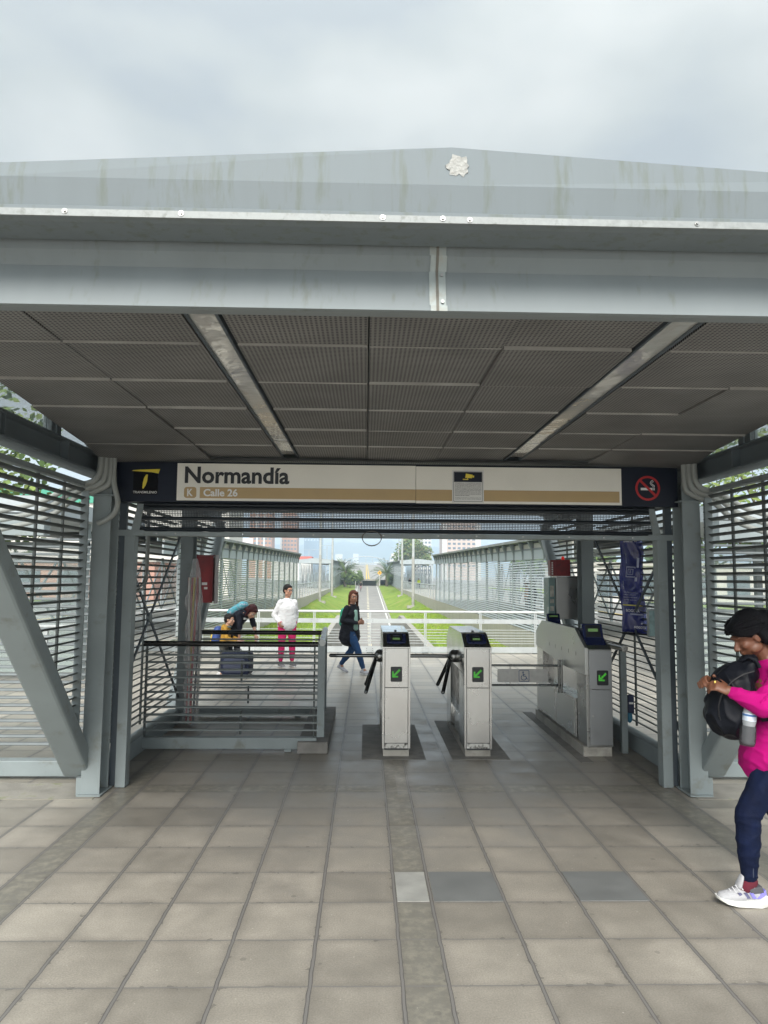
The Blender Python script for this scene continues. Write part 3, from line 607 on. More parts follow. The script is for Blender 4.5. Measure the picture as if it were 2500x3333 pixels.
# camera notice
flat(rect(.722, 2.378, .990, 2.656), SY - .018, 'notice', mat('notice_paper', (.66, .66, .64), .4, 0, .03, 6), sg, t=.005)
flat(rrect(.733, 2.390, .979, 2.645, .008), SY - .0195, 'notice_border', INK, sg)
flat(rrect(.736, 2.393, .976, 2.642, .007), SY - .021, 'notice_field', mat('notice_paper2', (.68, .68, .66), .4, 0, .02, 6), sg)
flat(rect(.738, 2.556, .974, 2.640), SY - .023, 'notice_header', NAVY, sg)
flat([(.832, 2.592), (.888, 2.588), (.896, 2.618), (.838, 2.627)], SY - .0245, 'camera_symbol', YELI, sg); flat([(.892, 2.594), (.906, 2.594), (.908, 2.610), (.896, 2.612)], SY - .0245, 'camera_symbol', YELI, sg)
flat(rect(.812, 2.574, .858, 2.582), SY - .0245, 'camera_symbol', YELI, sg); flat([(.846, 2.582), (.852, 2.582), (.864, 2.594), (.856, 2.594)], SY - .0245, 'camera_symbol', YELI, sg)
lines = ["TRANSMILENIO S.A. - NIT 830.063.506-6 en cumplimiento", "de la Ley 1581 de 2012 y demás decretos reglamentarios informa", "que, usted está siendo grabado y monitoreado por un circuito", "cerrado de televisión, con la finalidad de velar por su seguridad",
         "y la del Sistema, se usan para el control y funcionamiento de la", "operación y la identificación de incidentes. El titular podrá", "ejercer sus derechos y presentar solicitudes relacionadas al", "correo habeasdata@transmilenio.gov.co. Para mayor", "información consulte la política de tratamiento de datos en",
         "www.transmilenio.gov.co y los demás procedimientos", "administrativos de la entidad.", "", "Al continuar con tu ingreso, su conducta se tendrá como", "aceptación para el registro de las imágenes."]
for i, s_ in enumerate(lines):
    if s_: txt(s_, 'small_print', INK, sg, .745, 2.5415 - i * .0103, SY - .0245, width=.222 * (.55 if len(s_) < 32 else 1), height=.0068, bold=.02)
# no-smoking symbol
ring(2.395, 2.523, .088, .106, SY + .001, 'prohibition_ring', REDI, sg)
flat([(2.324, 2.580), (2.338, 2.594), (2.466, 2.466), (2.452, 2.452)], SY - .0045, 'prohibition_bar', REDI, sg)
flat(rect(2.335, 2.506, 2.432, 2.526), SY + .000, 'cigarette', WHITEI, sg); flat(rect(2.437, 2.506, 2.442, 2.526), SY, 'cigarette', WHITEI, sg); flat(rect(2.447, 2.506, 2.453, 2.526), SY, 'cigarette', WHITEI, sg)
b = MB(); b.path([(2.449, SY, 2.530), (2.452, SY, 2.544), (2.440, SY, 2.553), (2.428, SY, 2.562), (2.432, SY, 2.576), (2.446, SY, 2.580)], .003, 6); b.path([(2.440, SY, 2.530), (2.440, SY, 2.541), (2.424, SY, 2.552), (2.416, SY, 2.566), (2.424, SY, 2.584), (2.440, SY, 2.592)], .0025, 6); b.build('cigarette_smoke', WHITEI, sg)

# ------------------------------------------------------------------ rolled shutter under the sign
sh = thing('roller_shutter', 'half raised dark roller shutter with perforated slats above the gate opening', 'shutter')
def perf2():
    m = bpy.data.materials.new("perforated_slat"); m.use_nodes = True; nt = m.node_tree; N = nt.nodes; L = nt.links; b = N['Principled BSDF']; b.inputs['Base Color'].default_value = (.02, .025, .03, 1); b.inputs['Roughness'].default_value = .4
    tc = N.new("ShaderNodeTexCoord"); s = N.new("ShaderNodeVectorMath"); s.operation = 'SCALE'; s.inputs['Scale'].default_value = 1 / .0135; L.new(tc.outputs['Object'], s.inputs[0])
    f = N.new("ShaderNodeVectorMath"); f.operation = 'FRACTION'; L.new(s.outputs[0], f.inputs[0]); sp = N.new("ShaderNodeSeparateXYZ"); L.new(f.outputs[0], sp.inputs[0])
    dx = nmath(nt, 'SUBTRACT', sp.outputs[0], .5); dy = nmath(nt, 'SUBTRACT', sp.outputs[2], .5)
    d = nmath(nt, 'SQRT', nmath(nt, 'ADD', nmath(nt, 'MULTIPLY', dx, dx), nmath(nt, 'MULTIPLY', dy, dy)))
    L.new(nmath(nt, 'GREATER_THAN', d, .27), b.inputs['Alpha']); return m
P2 = perf2()
SHM = mat('shutter_slat', (.03, .037, .045), .35, .3, .15, 6)
y0, y1 = 6.17, 6.20; xa, xb = -1.96, mir(-1.96)
b = MB()
for k, (za, zb) in enumerate(((2.345, 2.375), (2.312, 2.345), (2.222, 2.256 + .0), (2.128, 2.166))):
    b.ext([(y0 - .005, (za + zb) / 2), (y0 + .004, za + .003), (y1, za), (y1, zb), (y0 + .004, zb - .003)], 'x', xa, xb)
b.build('slat', SHM, sh, smooth=40)
for za, zb in ((2.256, 2.312), (2.166, 2.222)):
    o = MB(); o.add([(xa, 6.186, za), (xb, 6.186, za), (xb, 6.186, zb), (xa, 6.186, zb)], [(0, 1, 2, 3)]); o.build('perforated_slat', P2, sh)
MB().ext([(6.150, 2.087), (6.19, 2.083), (6.21, 2.083), (6.21, 2.128), (6.150, 2.124)], 'x', -1.97, mir(-1.97)).build('bottom_bar', STEEL, sh, bevel=.002)
for x in (-1.78, -1.62, -1.05, -.45, .15, .62, .95, 1.35, 1.75, 2.05, 2.3): MB().tube((x, 6.149, 2.106), (x, 6.144, 2.106), .007, 8).build('rivet', INOXD, sh)
MB().tube((xa - .05, 6.34, 2.46), (xb + .05, 6.34, 2.46), .055, 16).build('roller', NAVYST, sh)
wr = MB(); cx = .05
for k in range(2):
    p = [(cx + .08 * math.cos(t) * (1 + .06 * k), 6.138 - .004 * k, 2.082 + .062 * math.sin(t) + .006 * k * math.cos(2 * t)) for t in [i * 2 * math.pi / 20 for i in range(21)]]
    wr.path(p, .0026, 6)
tag(wr.build('wire_loop', mat('wire', (.12, .11, .1), .6, .2, .2)), 'loose loop of twisted wire hanging from the middle of the shutter bar', 'wire')

# ------------------------------------------------------------------ turnstiles
def led_arrow(par, x0, z0, y):
    flat(rrect(x0, z0, x0 + .113, z0 + .146, .012), y, 'display', INK, par, t=.004)
    b = MB(); n = 15; s = .0055
    for i in range(n):
        for j in range(n):
            u, v = i / (n - 1), j / (n - 1)
            on = (abs(u - v) < .15 and u > .1 and u + v > .45) or (v < .16 and u < .72) or (u < .16 and v < .72) or (u + v < .62 and u + v > 0)
            if u + v > 1.9: on = False
            if on: cx, cz = x0 + .015 + i * s, z0 + .042 + j * s; b.add([(cx, y - .001, cz), (cx + s * .68, y - .001, cz), (cx + s * .68, y - .001, cz + s * .68), (cx, y - .001, cz + s * .68)], [(0, 1, 2, 3)])
    b.build('led_arrow', GREEN_E, par)
SIDEM = mat('mirror_stainless', (.52, .53, .52), .14, 1.0, .08, 2, bump=.05, bs=5)
READER = mat('reader_blue', (.012, .02, .085), .25, 0, .1, 5); LCD = mat('reader_lcd', (.10, .16, .08), .3, 0, 0, emis=(.10, .2, .06, .25))
def reader(par, x, y, z, ang, w_=.20, h_=.17):
    """card reader lying on a slope; ang is the slope in degrees"""
    r = MB().ext(rrect(-w_ / 2, -h_ / 2, w_ / 2, h_ / 2, .035), 'z', 0, .016).build('card_reader', READER, par, bevel=.004); r.location = (x, y, z); r.rotation_euler = (R(ang), 0, 0)
    MB().ext(rrect(-w_ * .31, -h_ * .36, w_ * .31, h_ * .40, .022), 'z', .0165, .019).build('reader_bezel', INK, r)
    MB().ext(rrect(-.036, -.042, .036, -.008, .006), 'z', .0195, .021).build('reader_screen', LCD, r)
    MB().ext(rect(-.033, .028, .033, .037), 'z', .0195, .021).build('reader_slot', mat('slot_grey', (.12, .13, .2), .4, 0, 0), r); return r
def turnstile(x0, x1, label, tripod=True):
    t = thing('turnstile', label, 'turnstile', group='tripod turnstiles'); Y0 = 7.2; Y1 = 8.78
    xc = (x0 + x1) / 2
    MB().box((x0 + .012, Y0 + .03, .0047), (x1 - .012, Y1 - .02, .072)).build('plinth', CONC, t)
    g = .022
    # housing: side profile with sloping reader faces at both ends
    prof = [(Y0 + .012, .80), (Y0 + .012, 1.062), (Y0 + .24, 1.178), (Y0 + .30, 1.19), (Y1 - .30, 1.19), (Y1 - .24, 1.178), (Y1 - .012, 1.062), (Y1 - .012, .80)]
    MB().ext(prof, 'x', x0 + .004, x1 - .004).build('housing', SIDEM, t, bevel=.006)
    MB().box((x0 + .004, Y0 + .012, .072), (x1 - .004, Y0 + .40, .7985)).build('front_pedestal', SIDEM, t, bevel=.004)
    MB().box((x0 + .004, Y1 - .40, .072), (x1 - .004, Y1 - .012, .7985)).build('rear_pedestal', SIDEM, t, bevel=.004)
    MB().box((x0 + .085, Y0 + .402, .30), (x1 - .02, Y1 - .402, .7985)).build('recess_panel', BLACKM, t)
    MB().ext([(Y0 + .402, .072), (Y1 - .402, .072), (Y1 - .402, .30), (Y0 + .402, .30)], 'x', x0 + .03, x1 - .02).build('sill', SIDEM, t, bevel=.003)
    # the face towards us: two doors in a frame with dark gaps
    MB().box((x0, Y0 - .002, .085), (x0 + g, Y0 + .011, 1.05)).build('trim', INOX, t, bevel=.002); MB().box((x1 - g, Y0 - .002, .085), (x1, Y0 + .011, 1.05)).build('trim', INOX, t, bevel=.002)
    MB().box((x0 + g, Y0 + .004, .072), (x1 - g, Y0 + .0115, 1.055)).build('door_gap', INK, t)
    MB().box((x0 + g + .004, Y0 - .004, .672), (x1 - g - .004, Y0 + .003, 1.05)).build('upper_door', INOX, t, bevel=.0015)
    d = MB().box((x0 + g + .004, Y0 - .004, .138), (x1 - g - .004, Y0 + .003, .667)).build('lower_door', INOX, t, bevel=.0015)
    MB().tube((x0 + .062, Y0 - .010, .375), (x0 + .062, Y0 - .004, .375), .009, 12).build('lock', INOXD, d)
    MB().box((x0 + g + .004, Y0 - .003, .087), (x1 - g - .004, Y0 + .003, .133)).build('kick_plate', mat('scuffed_stainless', (.5, .5, .48), .35, .8, .2, 8, dirt=(.07, .065, .06), dscale=26, dthr=.55), t)
    MB().ext([(Y0 - .006, 1.052), (Y0 + .012, 1.052), (Y0 + .012, 1.066), (Y0 - .006, 1.064)], 'x', x0 - .003, x1 + .003).build('edge_strip', INOX, t)
    sl = MB(); sl.add([(x0 + .004, Y0 + .0, 1.0635), (x1 - .004, Y0 + .0, 1.0635), (x1 - .012, Y0 + .236, 1.181), (x0 + .012, Y0 + .236, 1.181)], [(0, 1, 2, 3)]); sl.build('reader_plate', mat('dark_bezel', (.055, .055, .05), .35, .3, .15, 10), t)
    reader(t, xc, Y0 + .125, 1.131, 27, .195, .175)
    MB().box((xc - .012, Y0 + .34, 1.191), (xc + .012, Y0 + .37, 1.205)).build('lamp_stud', INK, t)
    led_arrow(t, xc - .058, .727, Y0 - .0085)
    if tripod:
        h = Vector((x0 - .045, Y0 + .74, .90)); MB().ell(h + Vector((.03, 0, 0)), (.06, .07, .07)).build('tripod_hub', INOXD, t, smooth=60)
        for dv, ln in (((-1, 0, 0), .50), ((-.25, .61, -.75), .46), ((-.25, -.61, -.75), .46)):
            dv = Vector(dv).normalized(); MB().cap(h, h + dv * ln, .0205, .0205).build('tripod_arm', CHR, t, smooth=50)
    return t
CHR = mat('dark_chrome', (.20, .21, .21), .16, 1.0, .1, 6)
turnstile(.176, .453, 'left turnstile, nearer the low railing, stainless steel with a green down-left arrow')
turnstile(.984, .1257 * 10, 'middle turnstile between the first one and the wheelchair gate, scuffed kick plate, green arrow')

# wide cabinet of the accessible gate
g = thing('gate_cabinet', 'long stainless gate cabinet with two raised blue card readers beside the right louvred wall', 'turnstile cabinet')
gx0, gx1, Y0, Y1 = 2.20, 2.462, 7.2, 9.25
MB().box((gx0 - .03, Y0 + .03, .0047), (gx1 - .01, Y1, .10)).build('plinth', CONC, g)
MB().box((gx0, Y0 + .012, .10), (gx1, Y0 + .32, 1.05)).build('front_pedestal', INOXD, g, bevel=.004)
MB().box((gx0, Y1 - .3, .10), (gx1, Y1, 1.05)).build('rear_pedestal', INOX, g, bevel=.004)
MB().box((gx0 + .07, Y0 + .322, .10), (gx1, Y1 - .302, 1.05)).build('body', INOX, g)
MB().ext([(Y0 + .20, .86), (Y0 + .0, 1.065), (Y0 + .34, 1.235), (Y1 - .3, 1.235), (Y1, 1.09), (Y1, .90), (Y0 + .80, .80), (Y0 + .20, .80)][1:] + [(Y0 + .0, .80)], 'x', gx0 - .012, gx0 + .02).build('side_shield', mat('light_stainless', (.50, .51, .495), .35, .8, .06, 3), g, bevel=.002)
MB().ext([(Y0 + .012, 1.05), (Y0 + .34, 1.19), (Y1 - .3, 1.19), (Y1 - .01, 1.06)], 'x', gx0 + .022, gx1).build('top', INOXD, g, bevel=.003)
for ya, yb_ in ((Y0 + .34, Y0 + 1.10), (Y0 + 1.12, Y1 - .02)):
    MB().box((gx0 - .012, ya, .12), (gx0 + .068, yb_, .52)).build('lower_cabinet', INOX, g, bevel=.004)
    MB().box((gx0 - .0155, ya + .06, .15), (gx0 - .0125, yb_ - .04, .49)).build('cabinet_door', mat('light_stainless', (.50, .51, .495), .35, .8, .06, 3), g)
for k in range(5): MB().box((gx0 - .014, Y0 + .3 + k * .27, .96), (gx0 - .0125, Y0 + .307 + k * .27, 1.0)).build('slot', INK, g)
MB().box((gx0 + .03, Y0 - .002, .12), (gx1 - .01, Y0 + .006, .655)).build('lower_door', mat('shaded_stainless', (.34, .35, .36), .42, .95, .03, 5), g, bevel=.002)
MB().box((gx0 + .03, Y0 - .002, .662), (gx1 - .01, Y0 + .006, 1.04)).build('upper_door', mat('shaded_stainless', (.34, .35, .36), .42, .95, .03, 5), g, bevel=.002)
MB().tube((gx0 + .06, Y0 - .008, .40), (gx0 + .06, Y0 - .002, .40), .009, 12).build('lock', INOX, g)
led_arrow(g, gx0 + .105, .70, Y0 - .008)
def stand_reader(x, y, z, w_, h_, dpt):
    r = MB().ext([(y, z), (y + dpt, z), (y + dpt, z + .02), (y + dpt * .75, z + h_), (y + dpt * .55, z + h_), (y + dpt * .35, z + .07)], 'x', x - w_ / 2, x + w_ / 2).build('card_reader', READER, g, bevel=.012)
    MB().ext([(y + dpt * .37, z + .075), (y + dpt * .53, z + h_ - .012), (y + dpt * .53 - .004, z + h_ - .012), (y + dpt * .37 - .004, z + .075)], 'x', x - w_ * .36, x + w_ * .36).build('reader_bezel', INK, r)
    k = .45; MB().ext([(y + dpt * (.37 + .16 * k) - .006, z + .075 + (h_ - .087) * k), (y + dpt * (.37 + .16 * (k + .25)) - .006, z + .075 + (h_ - .087) * (k + .25)), (y + dpt * (.37 + .16 * (k + .25)) - .009, z + .075 + (h_ - .087) * (k + .25)), (y + dpt * (.37 + .16 * k) - .009, z + .075 + (h_ - .087) * k)], 'x', x - .05, x + .05).build('reader_screen', LCD, r)
stand_reader(2.335, Y0 + .08, 1.085, .21, .205, .26); stand_reader(2.325, Y1 - .42, 1.19, .16, .13, .16)
# swing gate with the wheelchair plate, hinged on the cabinet
sw = thing('access_gate', 'low swing gate of two steel rails holding a wheelchair plate', 'gate'); gy = 8.0
for z in (.795, .582): MB().tube((1.275, gy, z), (2.168, gy, z), .0125, 10).build('rail', CHR, sw, smooth=40)
for x in (2.14, 2.17): MB().tube((x, gy, .50), (x, gy, .86), .013, 10).build('hinge_post', CHR, sw, smooth=40)
MB().ext(rrect(1.46, .613, 2.02, .757, .016), 'y', gy - .006, gy + .004).build('plate', mat('plate_aluminium', (.38, .38, .37), .42, .7, .12, 14), sw, bevel=.001)
for x in (1.60, 1.90):
    for za, zb in ((.757, .785), (.592, .613)): MB().box((x - .012, gy - .004, za), (x + .012, gy + .004, zb)).build('plate_strap', INOX, sw)
wx, wz, yp = 1.752, .682, gy - .0075
for r0 in (0,):
    b = MB(); o1 = rrect(wx - .058, wz - .064, wx + .058, wz + .064, .016); o2 = rrect(wx - .052, wz - .058, wx + .052, wz + .058, .012)
    n = len(o1); b.add([(p[0], yp, p[1]) for p in o1] + [(p[0], yp, p[1]) for p in o2], [(i, (i + 1) % n, n + (i + 1) % n, n + i) for i in range(n)]); b.build('symbol_border', BLUEI, sw)
ring(wx - .004, wz - .018, .024, .031, yp, 'wheelchair_wheel', BLUEI, sw, n=24, a0=120, a1=395, t=.001)
ring(wx - .010, wz + .040, 0.0005, .0085, yp, 'wheelchair_head', BLUEI, sw, n=12, t=.001)
b = MB(); 
for p, q, w_ in (((-.010, .030), (-.006, -.002), .009), ((-.006, -.002), (.020, -.002), .008), ((.020, -.002), (.032, -.034), .008), ((.032, -.034), (.041, -.032), .007), ((-.008, .016), (.014, .014), .007)):
    b.bar((wx + p[0], yp, wz + p[1]), (wx + q[0], yp, wz + q[1]), w_, .001, (0, 1, 0))
b.build('wheelchair_figure', BLUEI, sw)

# ------------------------------------------------------------------ U-shaped railing left of the turnstiles
rl = thing('low_railing', 'U-shaped low railing of flat grey slats with black handrails left of the turnstiles', 'railing')
HR = mat('black_handrail', (.05, .048, .044), .24, .85, .2, 6)
for (y, xa, xb, zh, z0, z1, n, zb0, zb1) in ((7.42, -2.21, -.475, 1.065, .17, .955, 11, .035, .145), (9.2, -2.26, -.545, 1.045, .17, .96, 11, .02, .13)):
    MB().tube((xa - .02, y, zh), (xb + .0, y, zh), .028, 16).build('handrail', HR, rl, smooth=40)
    MB().box((xa, y - .045, zb0), (xb, y + .045, zb1)).build('bottom_beam', STEEL, rl, bevel=.006)
    b = MB()
    for k in range(n):
        z = .215 + k * (z1 - .215) / (n - 1); b.prism((xa, y, z), (xb, y, z), [(-.022, -.008), (-.006, -.012), (.006, -.012), (.022, -.008), (.022, .004), (.0, .010), (-.022, .004)])
    b.build('slats', mat('railing_paint', (.19, .215, .215), .42, 0, .1, 6), rl)
    for x in (xa + .005, xb - .04): MB().box((x, y - .02, zb1), (x + .014, y + .02, zh - .02)).build('upright', STEELD, rl)
    b = MB()
    xm = (xa + xb) / 2 + (.1 if y < 8 else -.05)
    for za, zb in ((.17, .40), (.70, .90)): MB().tube((xm, y, za), (xm, y, zb), .011, 8).build('spacer', STEELD, rl)
    MB().box((xb - .32, y - .03, .0047), (xb - .25, y + .03, zb0)).build('foot', STEEL, rl)
for (ya, yb_) in ((7.42, 9.2),):
    b = MB()
    for k in range(12):
        z = .20 + k * .068; b.bar((-.43, ya, z), (-.505, yb_, z), .012, .030)
    b.build('end_slats', STEEL, rl)
    MB().tube((-.43, ya - .05, 1.085), (-.505, yb_ + .03, 1.085), .034, 16).build('end_handrail', mat('grey_handrail', (.34, .355, .35), .35, .3, .1, 6), rl, smooth=40)
    MB().box((-.475, ya - .03, .15), (-.40, ya + .012, 1.06)).build('end_post', STEEL, rl, bevel=.003)
    MB().box((-.55, yb_ - .03, .05), (-.475, yb_ + .012, 1.06)).build('end_post', STEEL, rl, bevel=.003)
    MB().box((-.66, 7.32, .0047), (-.36, 9.3, .115)).build('plinth', CONCD, rl, bevel=.004)
# crumpled paper under the railing
b = MB(); n = 12
vs = [(-1.36 + .30 * i / (n - 1), 7.78 + .16 * j / (n - 1) + .03 * random.uniform(-1, 1), .012 + .030 * random.random()) for j in range(n) for i in range(n)]
b.add(vs, [(j * n + i, j * n + i + 1, (j + 1) * n + i + 1, (j + 1) * n + i) for j in range(n - 1) for i in range(n - 1)])
o = b.build('crumpled_paper', mat('paper', (.55, .55, .52), .8, 0, .25, 12)); tag(o, 'crumpled scrap of white paper on the floor under the low railing', 'litter')

# right-hand post with short handrail behind the cabinet
p = thing('handrail_post', 'single grey post with a short pipe handrail between the gate cabinet and the right wall', 'post')
MB().box((2.60, 7.35, .0047), (2.66, 7.41, 1.02)).build('post', STEEL, p, bevel=.003)
MB().tube((2.63, 7.31, 1.05), (2.50, 9.2, 1.05), .034, 16).build('handrail', INOX, p, smooth=40)
MB().box((2.555, 9.12, .0047), (2.60, 9.17, 1.02)).build('post', STEEL, p)

# ------------------------------------------------------------------ boxes, banner, validator, conduits
RED = mat('red_enamel', (.21, .012, .016), .4, 0, .2, 4, dirt=(.10, .012, .014), dscale=6, dthr=.62)
hb = thing('hose_cabinet', 'open dark red hose cabinet with white stickers fixed high on the left brace', 'cabinet')
MB().box((-2.26, 9.55, 1.40), (-2.01, 9.57, 2.01)).build('front', RED, hb, bevel=.003)
MB().box((-2.26, 9.572, 1.40), (-2.24, 9.84, 2.01)).build('side', RED, hb); MB().box((-2.03, 9.60, 1.42), (-2.015, 9.70, 1.99)).build('side', RED, hb)
MB().box((-2.26, 9.572, 2.012), (-2.0, 9.85, 2.025)).build('top', RED, hb); MB().box((-2.24, 9.80, 1.41), (-2.0, 9.83, 2.0)).build('back', mat('dark_red', (.09, .008, .01), .5, 0, .1), hb)
MB().box((-2.0, 9.60, 1.385), (-1.99, 9.82, 2.03)).build('door_edge', mat('pale_pink_paint', (.42, .36, .36), .6, 0, .1), hb)
MB().box((-2.15, 9.546, 1.63), (-2.08, 9.549, 1.665)).build('sticker', WHITEI, hb); MB().box((-2.12, 9.546, 1.575), (-2.075, 9.549, 1.605)).build('sticker', WHITEI, hb)
MB().tube((-2.21, 9.549, 1.70), (-2.21, 9.538, 1.70), .014, 12).build('lock', BLACKM, hb)
# bundled barrier tape on stands, wrapped in clear film
wb = thing('wrapped_barriers', 'tall bundle of red and white barriers wrapped in clear plastic against the left column', 'barrier bundle')
cols_ = [(.42, .03, .03), (.62, .60, .58), (.45, .03, .03), (.60, .45, .05), (.40, .03, .035), (.05, .06, .09), (.55, .53, .5)]
for k, c in enumerate(cols_):
    x = -2.095 + k * .021; MB().path([(x + .02 * math.sin(z * 2 + k), 8.66 + .03 * math.cos(k * 2.3 + z), z) for z in [.03 + .17 * i for i in range(11)]], .0125, 8).build('barrier_strip', mat('tape_%d' % k, c, .6, 0, .2, 9), wb, smooth=60)
b = MB(); m_ = 22; n = 16
for i in range(m_):
    z = .02 + i * .092; rr = .075 + .018 * math.sin(i * 1.7) + .01 * (i % 2); rr = rr * (1 if i < 17 else max(.35, 1 - (i - 16) * .14))
    b.v += [(-2.03 + rr * 1.15 * math.cos(2 * math.pi * k / n) + random.uniform(-.008, .008), 8.66 + rr * .9 * math.sin(2 * math.pi * k / n) + random.uniform(-.008, .008), z) for k in range(n)]
b.f = [(i * n + k, i * n + (k + 1) % n, (i + 1) * n + (k + 1) % n, (i + 1) * n + k) for i in range(m_ - 1) for k in range(n)]
b.build('plastic_film', mat('clear_film', (.75, .75, .76), .12, 0, 0, alpha=.30), wb, smooth=70)

sc_ = thing('equipment_cabinet', 'stainless wall cabinet hung on the right far column under a red alarm box', 'cabinet')
MB().box((2.42, 9.10, 1.245), (2.80, 9.32, 1.765)).build('box', INOXD, sc_, bevel=.004); MB().box((2.42, 9.098, 1.765), (2.81, 9.33, 1.785)).build('lid', INOX, sc_)
o = MB().box((2.335, 9.16, 1.25), (2.418, 9.42, 1.765)).build('glass_side', mat('teal_plastic', (.22, .33, .32), .2, 0, .1, 8), sc_, bevel=.004)
for z0, z1 in ((1.52, 1.66), (1.44, 1.49), (1.34, 1.40)): MB().box((2.352, 9.157, z0), (2.40, 9.159, z1)).build('sticker', mat('old_sticker', (.5, .5, .44), .6, 0, .3, 20), o)
al = thing('alarm_box', 'red alarm box with a small red beacon on top of the steel cabinet', 'alarm box')
MB().box((2.42, 9.1, 1.7855), (2.60, 9.28, 1.99)).build('box', RED, al, bevel=.003); MB().box((2.345, 9.1, 1.7855), (2.418, 9.22, 1.985)).build('open_door', RED, al)
for k in range(6): MB().box((2.36, 9.097, 1.80 + k * .028), (2.378, 9.099, 1.82 + k * .028)).build('label_strip', WHITEI, al)
MB().cap((2.53, 9.19, 1.99), (2.53, 9.19, 2.02), .022, .018).build('beacon', mat('red_beacon', (.6, .02, .01), .2, 0, 0, emis=(.9, .03, .02, .12)), al, smooth=60)
# banner
bn = thing('hanging_banner', 'creased blue banner hanging in front of the right louvres with pale lettering', 'banner'); n = 9; m_ = 26
BAN = mat('banner_blue', (.030, .038, .19), .22, 0, .35, 3, bump=.35, bs=7)
BX0, BX1, BZ0, BZ1, BY = 2.875, 3.125, 1.17, 2.25, 8.0
def bz(u, v):
    return (BX0 + (BX1 - BX0) * u + .012 * math.sin(v * 9) + .03 * (1 - v) * (u - .5) + (.02 * (1 - v) ** 2), BY + .018 * math.sin(u * 6 + v * 7) + .012 * math.sin(v * 23 + u * 4) - .02 * (1 - v), BZ0 + (BZ1 - BZ0) * v - .02 * u * (1 - v))
BX0 -= .25; BX1 -= .25; BY = 7.35
BX0, BX1, BY, BZ0, BZ1 = 2.63, 2.86, 7.40, 1.215, 2.2
b = MB(); b.add([bz(i / (n - 1), j / (m_ - 1)) for j in range(m_) for i in range(n)], [(j * n + i, j * n + i + 1, (j + 1) * n + i + 1, (j + 1) * n + i) for j in range(m_ - 1) for i in range(n - 1)])
o = b.build('cloth', BAN, bn, smooth=80)
so = o.modifiers.new('s', 'SOLIDIFY'); so.thickness = .002
BW = mat('banner_print', (.42, .45, .60), .4, 0, .15, 9); BWW = mat('banner_white', (.7, .7, .74), .4, 0, 0)
def onban(ob):
    """wrap flat lettering (u to the right, v up, in metres from the banner's corner) on to the cloth"""
    for v in ob.data.vertices:
        p = bz(v.co.x / .23, v.co.y / (BZ1 - BZ0)); v.co = (p[0], p[1] - .003, p[2])
    return ob
def btxt(s, u, v, w_, h_, m):
    o = txt(s, 'lettering', m, bn, 0, 0, 0, width=w_, height=h_, bold=.02, rot=(0, 0, 0))
    for q in o.data.vertices: q.co.x += u; q.co.y += v
    onban(o)
btxt('BOGOTÁ', .035, .205, .125, .036, BWW); btxt('BOGOTÁ', .105, .045, .10, .030, BWW)
for k in range(4): btxt('Selecciona aquí el servicio', .03, .40 - k * .026 + .0, .125 - .012 * (k % 2), .011, BW)
btxt('para ti', .04, .915, .12, .02, BWW)
def bquad(u0, v0, u1, v1, m, nm='print'):
    k = 6; b = MB(); b.add([(u0 + (u1 - u0) * i / k, v0 + (v1 - v0) * j, 0) for j in (0, 1) for i in range(k + 1)], [(i, i + 1, k + 2 + i, k + 1 + i) for i in range(k)]); onban(b.build(nm, m, bn))
bquad(.015, .268, .222, .280, mat('banner_yellow', (.6, .55, .1), .4, 0, 0), 'yellow_line'); bquad(.07, .178, .19, .192, BW, 'underline')
for u0, v0, u1, v1 in ((.065, .56, .16, .567), (.065, .66, .16, .667), (.065, .56, .072, .667), (.153, .56, .16, .667), (.085, .585, .14, .589), (.085, .64, .14, .644), (.085, .585, .089, .644), (.136, .585, .14, .644), (.108, .60, .113, .63), (.03, .44, .035, .52), (.06, .70, .064, .80), (.16, .52, .18, .56), (.17, .66, .19, .76)): bquad(u0, v0, u1, v1, BW, 'pictogram_line')
st = [(.165 + (.012 if i % 2 == 0 else .005) * math.cos(R(90 + i * 36)), .095 + (.012 if i % 2 == 0 else .005) * math.sin(R(90 + i * 36))) for i in range(10)]
b = MB(); b.add([(p[0], p[1], 0) for p in st], [tuple(range(10))]); onban(b.build('star', BWW, bn))
MB().tube((BX0 - .0, BY - .02, BZ0 - .012), (BX1 + .05, BY - .02, BZ0 - .03), .010, 8).build('bottom_rod', BLACKM, bn); MB().tube((BX0 - .01, BY + .01, BZ1), (BX1 + .02, BY + .01, BZ1), .010, 8).build('top_rod', BLACKM, bn)
# validator / intercom on the right louvres
vd = thing('ticket_reader', 'grey ticket reader with a pale screen clamped to the right louvred wall', 'card reader')
o = MB().box((2.66, 6.72, 1.21), (2.78, 6.80, 1.47)).build('body', mat('plastic_grey', (.30, .33, .34), .4, 0, .08), vd, bevel=.008)
MB().box((2.655, 6.712, 1.225), (2.735, 6.719, 1.46)).build('screen', mat('pale_screen', (.17, .28, .29), .15, 0, .3, 20), vd); MB().box((2.785, 6.72, 1.26), (2.85, 6.86, 1.40)).build('bracket', BLACKM, vd)
# little blue pouch tied to the right post
pb = thing('blue_pouch', 'small dark blue pouch tied low on the right handrail post', 'pouch')
MB().box((2.672, 7.36, .40), (2.735, 7.40, .58)).build('pouch', mat('pouch_navy', (.015, .02, .06), .6, 0, .1), pb, bevel=.01); MB().box((2.680, 7.357, .49), (2.725, 7.359, .51)).build('label_strip', WHITEI, pb)
MB().ell((2.69, 7.38, .36), (.03, .02, .06)).build('rag', mat('rag_blue', (.03, .16, .26), .8, 0, .2), pb, smooth=60)

